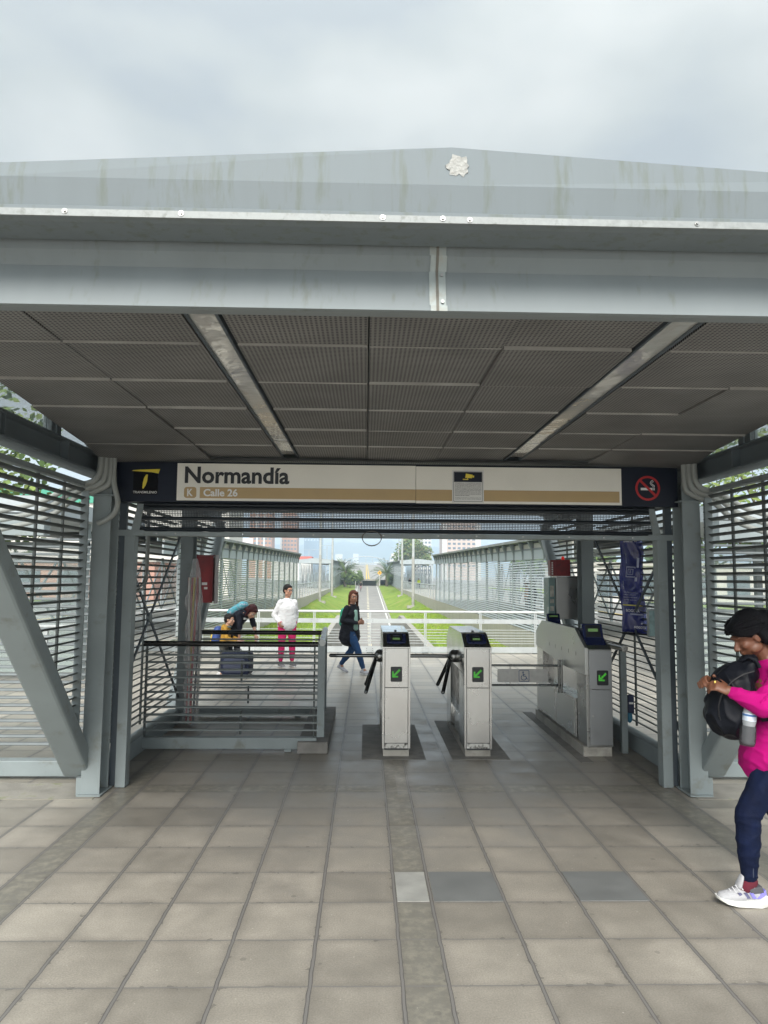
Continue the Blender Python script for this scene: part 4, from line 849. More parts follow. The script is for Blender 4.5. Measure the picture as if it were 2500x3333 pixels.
# conduits round the column heads
PVC = mat('grey_conduit', (.30, .315, .30), .5, 0, .1, 6)
for s in (0, 1):
    k = 1 if s == 0 else -1; c0 = X(-2.15, s); sd_ = 'left' if s == 0 else 'right'
    t = thing('conduit_bundle', 'bundle of bent grey conduits at the head of the %s column' % sd_, 'pipes', group='conduit bundles')
    for j in range(3):
        x = c0 + k * .035 * j - k * .02; y = 5.86 + .02 * j; z = 2.52 - .03 * j
        pts = [(x, y, 2.75), (x, y, z + .10), (x - k * .01, y, z + .03), (x - k * .06, y, z - .02 + .01 * j), (x - k * .14, y - .0, z - .035), (x - k * .22, y + .05, z - .04), (x - k * .34, y + .15, z - .06), (x - k * .62, y + .36, z - .16 - .03 * j), (x - k * 1.3, y + .6, z - .25 - .05 * j), (x - k * 3, y + 1.2, z - .35 - .06 * j)]
        q = []
        for a_, b_ in zip(pts, pts[1:]): q += [Vector(a_).lerp(Vector(b_), i / 4) for i in range(4)]
        q.append(Vector(pts[-1]))
        for _ in range(3): q = [q[0]] + [(q[i - 1] + q[i] * 2 + q[i + 1]) / 4 for i in range(1, len(q) - 1)] + [q[-1]]
        MB().path(q, .024, 10).build('conduit', PVC, t, smooth=60)
    if s == 0:
        pts = [(-2.075, 5.9, 2.75), (-2.075, 5.9, 2.5), (-2.04, 5.9, 2.40), (-2.03, 5.91, 2.33), (-2.06, 5.92, 2.25), (-2.13, 5.93, 2.20), (-2.2, 5.93, 2.17)]
        q = []
        for a_, b_ in zip(pts, pts[1:]): q += [Vector(a_).lerp(Vector(b_), i / 4) for i in range(4)]
        q.append(Vector(pts[-1]))
        for _ in range(4): q = [q[0]] + [(q[i - 1] + q[i] * 2 + q[i + 1]) / 4 for i in range(1, len(q) - 1)] + [q[-1]]
        MB().path(q, .022, 10).build('conduit', PVC, t, smooth=60)
        cd = MB(); q = [(-2.19, 6.75, 2.1), (-2.19, 6.76, 2.1), (-2.19, 7.3, 2.05)]
        for dy in (0, .035):
            cd = MB().path([(-2.2, 7.30 + dy, 2.45), (-2.2, 7.30 + dy, 1.9), (-2.2, 7.29 + dy, 1.75 - dy), (-2.2, 7.20 + dy, 1.66 - dy), (-2.2, 7.05, 1.63 - dy), (-2.2, 6.5, 1.62 - dy), (-2.2, 6.25, 1.62 - dy)], .013, 8)
            cd.build('conduit', PVC, t, smooth=60)

# ------------------------------------------------------------------ walkway fence
fw = thing('walkway_fence', 'white steel fence with bolted bands and wires along the far edge of the walkway', 'fence')
FY = 16.9; RAIL = mat('white_rail', (.40, .425, .43), .45, 0, .08, 5)
MB().tube((-5.3, FY, .955), (5.45, FY, .955), .028, 12).build('top_rail', mat('top_rail_white', (.52, .54, .54), .35, .2, .06, 5), fw, smooth=40)
MB().box((-5.3, FY - .02, .69), (5.45, FY + .02, .79)).build('upper_band', RAIL, fw); MB().box((-5.3, FY - .02, .02), (5.45, FY + .02, .15)).build('lower_band', RAIL, fw)
for z in (.54, .475, .41, .35, .29, .23): MB().tube((-5.3, FY, z), (5.45, FY, z), .0075, 6).build('wire', RAIL, fw)
x = -5.05
while x < 5.4:
    q = MB().box((x - .028, FY - .028, .0), (x - .006, FY - .021, .94)); q.box((x + .006, FY - .028, .0), (x + .028, FY - .021, .94)); q.build('post', RAIL, fw)
    for zc_ in (.74, .085):
        for dx_ in (-.07, .07):
            b = MB()
            for dz in (-.022, .022): b.tube((x + dx_, FY - .02, zc_ + dz), (x + dx_, FY - .03, zc_ + dz), .009, 6)
            b.build('bolts', INOXD, fw)
    MB().box((x - .07, FY - .06, .0005), (x + .07, FY + .05, .02)).build('base_plate', STEELD, fw); x += 1.29

# ------------------------------------------------------------------ stations on both sides of the trench
SLAT = mat('station_slats', (.52, .56, .56), .5, 0, .08, 3); STW = mat('station_steel', (.36, .40, .41), .55, 0, .1, 3); STR = mat('station_roof', (.25, .26, .25), .7, 0, .25, 2)
WALLC = mat('station_wall_concrete', (.42, .395, .34), .9, 0, .14, 1.2, streak=True, dirt=(.27, .25, .21), dscale=1.5, dthr=.6)
STB = mat('station_bracket', (.17, .19, .195), .6, 0, .1, 3)
def zt(y): return 2.35 + (y - 23) * .0131      # top of the louvres
def ze(y): return 3.1 + (y - 27.7) * .0150     # eaves
def station(s, y0, y1, label, grp, portal_end=False, bay=3.0):
    xw = WXR if s > 0 else WXL; t = thing('station_building', label, 'station', group=grp)
    W = 4.7
    def xx(d): return xw + s * d
    def bx(m, a, c): x0, x1 = sorted((a[0], c[0])); m.box((x0, a[1], a[2]), (x1, c[1], c[2])); return m
    n = int((y1 - y0) / bay)
    for side_, d0 in (('in', 0.0), ('out', W)):
        y = y1
        for k in range(n):
            ya = y - bay; m = MB(); z = .03
            while z < zt(y):
                if side_ == 'in':
                    lean = 0
                    if not portal_end and k == 0: lean = .45 * z / zt(y)
                    m.prism((xx(d0), ya + .05, z), (xx(d0), y - .05 - lean + .0, z), [(-.028, -.022), (.0, -.012), (.028, .016), (.0, .024)]) ; z += .088
                else: z += 99
            if side_ == 'in': m.build('louvre_panel', SLAT, t)
            m = MB(); bx(m, (xx(d0 - .03), ya - .05, 0), (xx(d0 + .06), ya + .05, zt(ya) + .1)); m.build('post', STW, t)
            if side_ == 'out':
                m = MB(); m.bar((xx(d0), ya, .1), (xx(d0), y, zt(y)), .05, .07); m.bar((xx(d0), y, .1), (xx(d0), ya, zt(ya)), .05, .07); m.build('cross_brace', STW, t)
                if k % 2 == 0: m = MB(); bx(m, (xx(d0), ya + .3, .15), (xx(d0 + .02), y - .3, 2.1)); m.build('glass_door', GLASS, t)
            y = ya
    # fascia: panel band, bracketed openings, eaves
    ys_ = [y0 + (y1 - y0) * i / 8 for i in range(9)]
    def strip(name, m_, da, db, fa, fb, par=t):
        m = MB(); vs = []
        for y_ in ys_: x0, x1 = sorted((xx(da), xx(db))); vs += [(x0, y_, fa(y_)), (x1, y_, fa(y_)), (x1, y_, fb(y_)), (x0, y_, fb(y_))]
        fs = [(i * 4 + k, i * 4 + (k + 1) % 4, i * 4 + 4 + (k + 1) % 4, i * 4 + 4 + k) for i in range(len(ys_) - 1) for k in range(4)] + [(3, 2, 1, 0), tuple(len(vs) - 4 + k for k in range(4))]
        m.add(vs, fs); return m.build(name, m_, par)
    strip('fascia', PALE, -.06, -.02, lambda y_: zt(y_) + .02, lambda y_: zt(y_) + (ze(y_) - zt(y_)) * .48)
    strip('fascia_rail', STB, -.085, -.021, lambda y_: zt(y_) + (ze(y_) - zt(y_)) * .485, lambda y_: zt(y_) + (ze(y_) - zt(y_)) * .56)
    strip('window_band', mat('clerestory_cream', (.50, .48, .42), .6, 0, .1, 2), -.045, -.025, lambda y_: zt(y_) + (ze(y_) - zt(y_)) * .565, lambda y_: ze(y_) - .14)
    strip('roof', STR, -.30, W + .4, lambda y_: ze(y_) - .07, lambda y_: ze(y_) + .02)
    strip('roof_ridge', STR, W * .3, W * .7, lambda y_: ze(y_) + .02, lambda y_: ze(y_) + .22)
    strip('clerestory_back', GLASS, .10, .12, lambda y_: zt(y_) + (ze(y_) - zt(y_)) * .5, lambda y_: ze(y_) - .07)
    strip('soffit', PALE, .3, W - .3, lambda y_: zt(y_) + .25, lambda y_: zt(y_) + .27)
    y_ = y1; 
    nb = int((y1 - y0) / 1.5); nb = min(nb, 90)
    for k in range(nb):
        y_ = y1 - k * (y1 - y0) / nb; m = MB(); hi, lo = ze(y_) - .075, zt(y_) + .02; 
        m.ext([(0, lo), (0, hi), (-s * .34 if 0 else 0, hi)][:2] + [], 'y', y_, y_ + .05) if 0 else None
        x0, x1, x2 = xx(-.061), xx(-.24), xx(-.10); pl = [(x0, lo), (x0, hi), (x1, hi), (x2, lo + (hi - lo) * .45), (xx(-.075), lo)]
        if s > 0: pl = pl[::-1]
        m.ext(pl, 'y', y_ - .13, y_ + .03); m.build('bracket', STB, t)
    strip('base_wall', WALLC, -.02, .25, lambda y_: -2.2, lambda y_: -.02)
    strip('platform', CONC, .26, W + .3, lambda y_: -.30, lambda y_: -.025)
    if portal_end:   # gabled steel portal facing us
        for d in (0.0, W - .18): m = MB(); bx(m, (xx(d), y0 - .25, 0), (xx(d + .22), y0, ze(y0) - .3)); m.build('portal_post', STW, t)
        m = MB(); a, c, e_ = xx(-.35), xx(W + .35), xx(W / 2); zz = ze(y0)
        m.ext([(a, zz - .55), (c, zz - .55), (c, zz - .02), (e_, zz + .25), (a, zz - .02)][::(1 if s > 0 else -1)], 'y', y0 - .35, y0 - .05); m.build('portal_beam', PALE, t)
        for k in range(6):
            m = MB(); bx(m, (xx(.5 + k * .62), y0 + 6, .1), (xx(.95 + k * .62), y0 + 6.05, 2.3)); m.build('glass_door', GLASS, t)
        m = MB(); bx(m, (xx(.25), y0 + 1.5, .0), (xx(.32), y0 + 9, 2.4)); m.build('inner_wall', NAVYST, t)
    else:
        m = MB(); m.bar((xx(.02), y1 - .05, 0), (xx(.02), y1 - .05 - .42, zt(y1) + .3), .08, .12); m.build('end_post', STW, t)
    return t
station(-1, 19.0, 57.0, 'long grey louvred station on the left of the trench, the nearer of two', 'louvred stations')
station(1, 19.0, 57.0, 'long grey louvred station on the right of the trench, the nearer of two', 'louvred stations')
station(-1, 110.0, 182.0, 'farther station on the left with a gabled steel portal, before the palms', 'louvred stations', True, 4.0)
station(1, 110.0, 182.0, 'farther station on the right with a gabled steel portal, before the palms', 'louvred stations', True, 4.0)
# ramps with railings between them
for s in (-1, 1):
    xw = WXR if s > 0 else WXL; sd_ = 'left' if s < 0 else 'right'
    t = thing('ramp_railing', 'white tubular ramp railing on a concrete wall between the two %s stations' % sd_, 'railing', group='ramp railings')
    x0, x1 = sorted((xw, xw + s * .25)); MB().box((x0, 57.05, -2.2), (x1, 109.6, -.02)).build('base_wall', WALLC, t)
    x0, x1 = sorted((xw + s * .26, xw + s * 4.9)); MB().box((x0, 57.05, -.5), (x1, 109.6, -.025)).build('ramp', CONC, t)
    for xr in (xw + s * .05, xw + s * 4.6):
        MB().tube((xr, 57.2, 1.15), (xr, 109.5, 1.15), .045, 8).build('top_rail', RAIL, t)
        b = MB()
        for z in (.28, .44, .60, .76, .92): b.tube((xr, 57.2, z), (xr, 109.5, z), .016, 6)
        b.build('rail_wires', RAIL, t)
        y = 57.4
        while y < 109.5: MB().box((xr - .03, y - .05, -.02), (xr + .03, y + .05, 1.12)).build('post', RAIL, t); y += 2.35
# lamp poles in the grass
POLE = mat('pole_grey', (.42, .44, .44), .6, 0, .1, 3); POLEL = mat('pole_lower', (.33, .325, .30), .8, 0, .15, 3)
def gz_at(x, y):
    side = 1 if x > PX else -1; xi = PX + side * (PW + .26); xo = WXR if side > 0 else WXL; t = min(1, max(0, (x - xi) / (xo - xi))); a, b_ = edge_z(y), wall_z(y); k = t * t * (3 - 2 * t); return a + (b_ - a) * k
for i, (x, y, h, dsc) in enumerate(((-4.85, 77, 16, 'left of the path, in front of the ramp railing'), (-4.4, 95, 17, 'left of the path, beside the portal of the far station'), (4.75, 72, 16, 'right of the path, in front of the ramp railing'), (4.95, 98, 17, 'right of the path, beside the portal of the far station'))):
    t = thing('lamp_post', 'tall slim grey lamp post ' + dsc, 'lamp post', (x, y, gz_at(x, y) - .1), group='lamp posts in the grass')
    MB().cap((0, 0, 0), (0, 0, 5), .15, .14).build('lower_pole', POLEL, t, smooth=60); MB().cap((0, 0, 5), (0, 0, h), .135, .09).build('pole', POLE, t, smooth=60)
    MB().box((-.6, -.6, -.1), (.6, .6, .14)).build('footing', CONC, t); MB().cap((0, 0, h), (-(1 if x > 0 else -1) * 1.6, 0, h + .3), .05, .04).build('arm', POLE, t, smooth=60); MB().ell((-(1 if x > 0 else -1) * 1.9, 0, h + .3), (.4, .16, .08)).build('lamp_head', POLE, t, smooth=60)
for i, (x, y, h, sd_) in enumerate(((-14, 260, 13, 'second'), (-19, 300, 13, 'third'), (17.5, 230, 16, 'first'), (13, 300, 14, 'second'), (-26, 330, 14, 'fourth'), (9.6, 210, 17, 'nearest'), (21, 330, 14, 'last'))):
    t = thing('lamp_post', 'thin distant lamp post %s of the avenue, the %s out' % ('left' if x < 0 else 'right', sd_), 'lamp post', (x, y, -.3), group='distant lamp posts')
    MB().cap((0, 0, 0), (0, 0, h), .14, .09).build('pole', POLE, t); MB().bar((-2, 0, h + .3), (2, 0, h + .3), .1, .1).build('arm', POLE, t)
    for q in (-2, 2): MB().ell((q, 0, h + .3), (.5, .2, .1)).build('lamp_head', POLE, t)
# underpass portal at the end of the path and the avenue that climbs behind it
up = thing('underpass', 'low dark underpass mouth at the far end of the bicycle path', 'underpass')
MB().box((-1.5, 147, 1.05), (3.0, 150, 1.35)).build('lintel', CONC, up); MB().box((-1.5, 147, -.2), (-.62, 150, 1.05)).build('side_wall', CONC, up); MB().box((2.25, 147, -.2), (3.0, 150, 1.05)).build('side_wall', CONC, up)
MB().box((-.62, 149.0, -.2), (2.25, 149.3, 1.05)).build('dark_opening', BLACKM, up)
road = MB(); yy = [151, 170, 190, 230, 280, 330, 380, 430, 470, 520]; zz = [1.2, 1.3, 1.6, 3.0, 4.7, 6.6, 8.2, 9.3, 9.6, 8.6]
road.add([(x, y, z) for y, z in zip(yy, zz) for x in (-6.2, 7.2)], [(i * 2, i * 2 + 1, i * 2 + 3, i * 2 + 2) for i in range(len(yy) - 1)])
struct(road.build('avenue', mat('pale_asphalt', (.30, .29, .275), .9, 0, .1, .3)))
for xo in (.1, .7):
    l = MB(); l.add([(x, y, z + .03) for y, z in zip(yy, zz) for x in (xo, xo + .3)], [(i * 2, i * 2 + 1, i * 2 + 3, i * 2 + 2) for i in range(len(yy) - 1)]); struct(l.build('avenue_line', LINEY))
for s_ in (-1, 1):
    l = MB()
    for i in range(len(yy) - 1):
        xa = -6.2 if s_ < 0 else 7.2; l.add([(xa, yy[i], zz[i] + .8), (xa, yy[i + 1], zz[i + 1] + .8), (xa, yy[i + 1], -3), (xa, yy[i], -3), (xa + s_ * .3, yy[i], zz[i] + .8), (xa + s_ * .3, yy[i + 1], zz[i + 1] + .8), (xa + s_ * .3, yy[i + 1], -3), (xa + s_ * .3, yy[i], -3)], [(0, 1, 2, 3), (7, 6, 5, 4), (0, 4, 5, 1)])
    tag(l.build('parapet', CONC), 'low concrete parapet on the %s side of the climbing avenue' % ('left' if s_ < 0 else 'right'), 'parapet', 'avenue parapets')
# far footbridge: shallow arch
ab = MB(); ab.path([(-22 + i * 2.2, 470, 9.2 + 6.0 * math.sin(math.pi * i / 20)) for i in range(21)], .28, 6); tb = thing('footbridge', 'pale arched footbridge spanning the avenue in the distance', 'bridge'); ab.build('arch', POLE, tb); MB().box((-24, 469, 10.5), (24, 471, 11.1)).build('deck', POLE, tb)
for i in range(9): MB().tube((-17.5 + i * 4.4, 470, 11), (-17.5 + i * 4.4, 470, 9.2 + 6.0 * math.sin(math.pi * (i + 1) / 10)), .12, 6).build('hanger', POLE, tb)

# ------------------------------------------------------------------ plants
LEAF = [mat('leaf_dark', (.035, .065, .02), .7, 0, .35, 4), mat('leaf_mid', (.07, .12, .03), .7, 0, .35, 4), mat('leaf_light', (.13, .19, .05), .7, 0, .35, 4)]; BARK = mat('bark', (.13, .10, .075), .9, 0, .3, 8)
def tree(label, x, y, z, h, r, n=2600, leaf=.28, kind='tree', m=LEAF, rz=1., cat='tree', grp=None, base=.35):
    t = thing(kind, label, cat, (x, y, z), group=grp); b = MB()
    b.cap((0, 0, -.2), (.05 * h * random.uniform(-1, 1), 0, h * base * 1.6), .035 * h * .6, .018 * h * .6); 
    cl = []
    for i in range(26):
        a = random.random() * 6.283; e = random.uniform(-.75, 1); rr = r * random.uniform(.35, .92); c = Vector((math.cos(a) * rr * math.sqrt(max(0, 1 - e * e * .7)), math.sin(a) * rr * math.sqrt(max(0, 1 - e * e * .7)), h * (base + (1 - base) * .5) + e * (h * (1 - base) * .46) * rz)); cl.append((c, r * random.uniform(.22, .42)))
    for c, q in cl[:9]: b.cap((0, 0, h * base * .8), c, .012 * h * .5, .004 * h * .5)
    b.build('trunk', BARK, t, smooth=60)
    for mi, mm in enumerate(m):
        b = MB()
        for i in range(n // len(m)):
            c, q = random.choice(cl); d = Vector((random.gauss(0, 1), random.gauss(0, 1), random.gauss(0, 1) + (.5 * (mi - 1)))).normalized() * q * random.uniform(.55, 1.08); p = c + d
            u = Vector((random.gauss(0, 1), random.gauss(0, 1), random.gauss(0, .6))).normalized() * leaf * random.uniform(.5, 1); v = u.orthogonal().normalized() * leaf * random.uniform(.3, .55)
            b.add([p - u, p - v * .9, p + u, p + v], [(0, 1, 2, 3)])
        b.build('crown', mm, t)
    return t
def palm(label, x, y, z, h, n=34, L_=3.2, grp='palms at the end of the lawn'):
    t = thing('palm_tree', label, 'palm', (x, y, z), group=grp); MB().cap((0, 0, 0), (0, 0, h), .34, .26).build('trunk', BARK, t, smooth=60); 
    for k, mm in enumerate(LEAF):
        b = MB()
        for i in range(n // 3):
            a = random.random() * 6.283; el = random.uniform(-.2, 1.25); ln = L_ * random.uniform(.8, 1.1); pts = []; d = Vector((math.cos(a) * math.cos(el), math.sin(a) * math.cos(el), math.sin(el))); p = Vector((0, 0, h))
            for q in range(9): pts.append(p.copy()); p = p + d * ln / 8; d = (d + Vector((0, 0, -.13))).normalized()
            for q in range(1, 8):
                for sgn in (-1, 1):
                    for w_ in (0, .5):
                        pp = pts[q].lerp(pts[q + 1], w_) if q < 8 else pts[q]; dd = (pts[q + 1] - pts[q]).normalized() if q < 8 else d; sd__ = dd.cross(Vector((0, 0, 1))).normalized() * sgn; tip = pp + sd__ * .55 * math.sin(math.pi * (q + 1) / 10) + dd * .25 + Vector((0, 0, -.12)); b.add([pp - dd * .03, pp + dd * .05, tip], [(0, 1, 2)])
            b.path(pts, .02, 4)
        b.build('fronds', mm, t)
    return t
palm('left palm with upright fronds behind the dark round bush', -3.9, 139, .1, 2.6, 54, 3.7)
palm('right palm with drooping fronds beside the yellow warning sign', 4.2, 143, .1, 2.2, 54, 3.9)
palm('small palm close to the wall of the far left station', -5.6, 168, .3, 3.2, 30, 3.2)
tree('dark round bush at the end of the left lawn', -2.9, 134, -.1, 2.9, 1.5, 1500, .3, 'bush', base=.2, cat='bush')
tree('pale leafy bush between the left palm and the path', -1.7, 146, .0, 2.9, 1.4, 900, .28, 'bush', [LEAF[1], LEAF[2]], base=.1, cat='bush')
tree('low bush at the foot of the right palm', 5.2, 146, .1, 2.0, 1.2, 900, .25, 'bush', base=.1, cat='bush')
tree('tall airy tree standing above the far right station', 14.5, 215, 0, 14.5, 6, 3600, .6, 'tree', [LEAF[1], mat('leaf_yellowish', (.2, .2, .07), .8, 0, .3, 3), LEAF[2]], base=.3)
for i, (x, y, h, r, l) in enumerate(((-9.0, 15.5, 7.2, 3.0, 'leafy street tree above the left louvres, its crown showing under the canopy'), (9.4, 15.5, 7.0, 3.2, 'leafy street tree above the right louvres behind the pink-sleeved traveller'), (17, 30, 8, 3.5, 'street tree seen through the right side wall, beyond the bus lane'), (-22, 38, 8, 3.6, 'street tree seen through the left side wall, beyond the bus lane'))):
    tree(l, x, y, -.3, h, r, 2600, .15, 'street_tree', grp='street trees', m=LEAF if i > 1 else [LEAF[1], LEAF[2], mat('leaf_bright', (.19, .25, .06), .7, 0, .3, 3)])
for i in range(12): 
    s_ = -1 if i % 2 else 1
    x = s_ * random.uniform(30, 60); y = 92 + 24 * (i // 2) + random.uniform(-6, 6); tree('roadside tree far off to the %s, %s of its row' % ('left' if s_ < 0 else 'right', ('nearest', 'second', 'third', 'fourth', 'fifth', 'farthest')[i // 2]), x, y, -.3, random.uniform(7, 10), random.uniform(3, 4.2), 500, .8, 'roadside_tree', grp='roadside trees')
# road signs
def diamond(x, y, z, label, m, front=True):
    t = thing('road_sign', label, 'road sign', (x, y, z)); MB().cap((0, 0, 0), (0, 0, 2.5), .05, .05).build('post', mat('white_post', (.7, .7, .68), .5, 0, 0), t)
    o = MB().ext([(0, 2.15), (.48, 2.65), (0, 3.15), (-.48, 2.65)], 'y', -.04, 0).build('plate', m, t)
    if front:
        MB().ext([(-.05, 2.45), (.05, 2.45), (.05, 2.72), (.15, 2.72), (0, 2.9), (-.15, 2.72), (-.05, 2.72)], 'y', -.05, -.042).build('arrow_symbol', INK, o)
diamond(2.75, 141, -.05, 'yellow diamond warning sign with a black arrow, right of the bicycle path', mat('sign_yellow', (.75, .40, .02), .5, 0, 0))
diamond(-1.95, 139, -.05, 'back of a pale diamond road sign left of the bicycle path', mat('sign_back', (.6, .62, .62), .5, 0, 0), False)

# ------------------------------------------------------------------ distant buildings and hills
def tower(label, x, y, w_, d_, h, wall, win, nf, nw, strip=None):
    t = thing('tower_block', label, 'building', (x, y, -.5)); MB().box((-w_ / 2, 0, 0), (w_ / 2, d_, h)).build('wall', wall, t); MB().box((-w_ / 2 + 1, 1, h), (w_ / 2 - 2, d_ - 2, h + 3)).build('roof_block', wall, t)
    fh = h / nf; n = min(nf, 10); k = 0
    for f in range(nf - n, nf):
        for i in range(nw):
            cw = w_ / nw; xa = -w_ / 2 + cw * (i + .2); MB().box((xa, -.06, f * fh + fh * .3), (xa + cw * .6, -.002, f * fh + fh * .78)).build('window', win, t); k += 1
    if strip:
        for (a, c, m) in strip: MB().box((-w_ / 2 + a * w_, -.15, 0), (-w_ / 2 + c * w_, -.065, h)).build('pier', m, t)
    return t
BRK = mat('orange_brick', (.42, .20, .10), .9, 0, .1, .5); WIN = mat('dark_window', (.10, .13, .16), .2, 0, 0); GLZ = mat('blue_glass_wall', (.22, .30, .38), .2, 0, .15, .1); WHT = mat('white_render', (.6, .58, .54), .8, 0, .05, .2); PNK = mat('pink_render', (.55, .42, .35), .8, 0, .05, .2)
tower('orange brick tower block on the far left, above the near left station', -76, 520, 16, 18, 52, BRK, WIN, 17, 6, [(.3, .38, WHT), (.62, .7, WHT)])
tower('second orange brick tower block to the right of the first, partly behind it', -60, 560, 13, 16, 50, BRK, WIN, 16, 5, [(.0, .1, WHT)])
tower('tall bluish glass tower to the right of the brick towers', -47, 640, 16, 20, 66, GLZ, mat('pale_window', (.4, .48, .55), .3, 0, 0), 20, 6)
tower('wide pink and white apartment block above the near right station', 64, 480, 26, 18, 38, PNK, WIN, 13, 8, [(.0, .12, WHT), (.86, 1, WHT)])
tower('pale apartment block left of the pink one', 44, 560, 14, 16, 34, WHT, WIN, 11, 5)
tower('low white office block far off, left of the tall airy tree', 27, 620, 12, 14, 20, WHT, WIN, 6, 5)
for i, (x, y, h, w_) in enumerate(((-30, 1100, 26, 14), (-12, 1300, 22, 16), (14, 1250, 24, 18), (26, 1500, 34, 16), (-52, 1400, 46, 14), (-25, 1800, 60, 14), (8, 1900, 22, 26), (60, 1300, 40, 22), (-6, 1700, 20, 22))):
    tag(MB().box((x - w_ / 2, y, -1), (x + w_ / 2, y + 15, h)).build('distant_block', WHT), 'tiny pale block on the hazy skyline, %s of nine from the left' % ['third', 'fifth', 'seventh', 'eighth', 'first', 'second', 'sixth', 'last', 'fourth'][i], 'building', 'distant pale blocks')
MB0 = thing('billboard', 'red and white rooftop billboard above the near left station', 'billboard', (-52, 300, 0)); MB().box((-5, 0, 12.5), (5, .3, 17.5)).build('board', mat('billboard_white', (.7, .6, .6), .6, 0, 0), MB0); MB().ext([(-5, 12.5), (-1.5, 12.5), (-3.2, 17.5), (-5, 17.5)], 'y', -.1, -.01).build('red_panel', mat('billboard_red', (.6, .05, .04), .6, 0, 0), MB0); MB().box((-3, .1, 0), (-2.6, .4, 12.5)).build('leg', POLE, MB0); MB().box((2.6, .1, 0), (3, .4, 12.5)).build('leg', POLE, MB0)
MB1 = thing('red_roof_building', 'low building with a long red sign roof at the end of the near left station', 'building', (-34, 330, 0)); MB().box((-9, 0, 0), (9, 12, 9)).build('wall', WHT, MB1); MB().box((-9.3, -.3, 9), (9.3, 12.3, 11)).build('roof', mat('red_sheet', (.55, .10, .06), .7, 0, .1), MB1)
b = MB(); n = 60; vs = []
for j in range(6):
    for i in range(n):
        x = -1580 + i * 3160 / (n - 1); hh = 128 + 34 * nz(x * .003, 0, 1.7) + 16 * nz(x * .003, 5, 5) - .02 * abs(x); vs.append((x, 1850 + j * 160, -5 + hh * (0, .35, .62, .85, 1, .6)[j]))
b.add(vs, [(j * n + i, j * n + i + 1, (j + 1) * n + i + 1, (j + 1) * n + i) for j in range(5) for i in range(n - 1)]); struct(b.build('hills', mat('hill_forest', (.05, .08, .05), .95, 0, .3, .004), smooth=60))

# ------------------------------------------------------------------ what shows through the side louvres
for s in (-1, 1):
    sd_ = 'left' if s < 0 else 'right'; cx = XC + s * 9.8
    t = thing('bus_shelter', 'glazed bus platform shelter with a flat pale roof behind the %s louvres' % sd_, 'shelter', (cx, 12.4, 0), group='glazed bus shelters')
    MB().box((-5, -2.2, 2.62), (5, 2.4, 2.86)).build('roof', PALE, t); MB().box((-5, -2.21, 2.3), (5, -2.0, 2.60)).build('fascia', STEEL, t)
    for i in range(7): MB().box((-4.9 + i * 1.6, -.06, 0), (-4.8 + i * 1.6, .06, 2.62)).build('post', STEEL, t)
    for i in range(6): MB().box((-4.75 + i * 1.6, -.015, .12), (-3.35 + i * 1.6, .015, 2.2)).build('glass_pane', mat('tinted_pane', (.62, .74, .72), .1, 0, 0, alpha=.28), t)
    MB().box((-1.6, -.05, 1.25), (1.4, -.02, 1.33)).build('yellow_stripe', YELI, t); MB().box((-4.8, -.04, 2.2), (4.8, .04, 2.3)).build('rail', STEEL, t)
    MB().tube((-5, -1.0, .95), (5, -1.0, .95), .03, 8).build('rail', RAIL, t)
    for i in range(8): MB().box((-4.9 + i * 1.35, -1.03, 0), (-4.84 + i * 1.35, -.97, .95)).build('rail_post', RAIL, t)
    lb = thing('low_building', 'low %s across the street on the %s, behind the louvres' % ('brick shopfront with a green-topped hall' if s < 0 else 'white shopfront', sd_), 'building', (s * 40, 62, -.3))
    MB().box((-22, 0, 0), (22, 10, 3.2)).build('wall', mat('salmon_brick', (.42, .24, .19), .9, 0, .15, 1) if s < 0 else WHT, lb); MB().box((-22.2, -.3, 3.2), (22.2, 10.2, 3.5)).build('roof_band', CONC, lb)
    if s < 0: MB().box((-18, 12, 0), (26, 20, 9.4)).build('rear_hall', WHT, lb); MB().box((-18.2, 11.7, 9.4), (26.2, 20, 10.8)).build('green_band', mat('green_band', (.05, .30, .20), .6, 0, .1), lb)
    for i in range(11): MB().box((-20 + i * 3.8, -.05, .6), (-18 + i * 3.8, -.002, 2.4)).build('window', WIN, lb)

# ------------------------------------------------------------------ people
def V(*a): return Vector(a)
def head_solids(M, c, f, u, s=1.):
    f = Vector(f).normalized(); u = Vector(u); u = (u - f * u.dot(f)).normalized(); l = u.cross(f); fr = (f, l, u)
    P = lambda a, b, d: c + (f * a + l * b + u * d) * s
    E_ = lambda p, r: M.ell(p, tuple(q * s for q in r), fr, 16, 11)
    E_(P(-.012, 0, .030), (.094, .074, .086)); E_(P(.022, 0, -.030), (.068, .060, .078)); E_(P(.045, 0, -.078), (.038, .036, .030)); E_(P(.064, 0, -.096), (.020, .024, .017))
    M.cap(P(.080, 0, .014), P(.106, 0, -.022), .009 * s, .013 * s); E_(P(.098, 0, -.030), (.012, .018, .009)); E_(P(.078, 0, .036), (.016, .046, .010))
    E_(P(.086, 0, -.053), (.012, .022, .006)); E_(P(.084, 0, -.064), (.012, .019, .006))
    for k in (-1, 1): E_(P(.058, .034 * k, -.018), (.026, .024, .024)); E_(P(-.004, .073 * k, -.004), (.019, .008, .030)); E_(P(.018, .050 * k, -.058), (.04, .018, .026))
    return fr, P
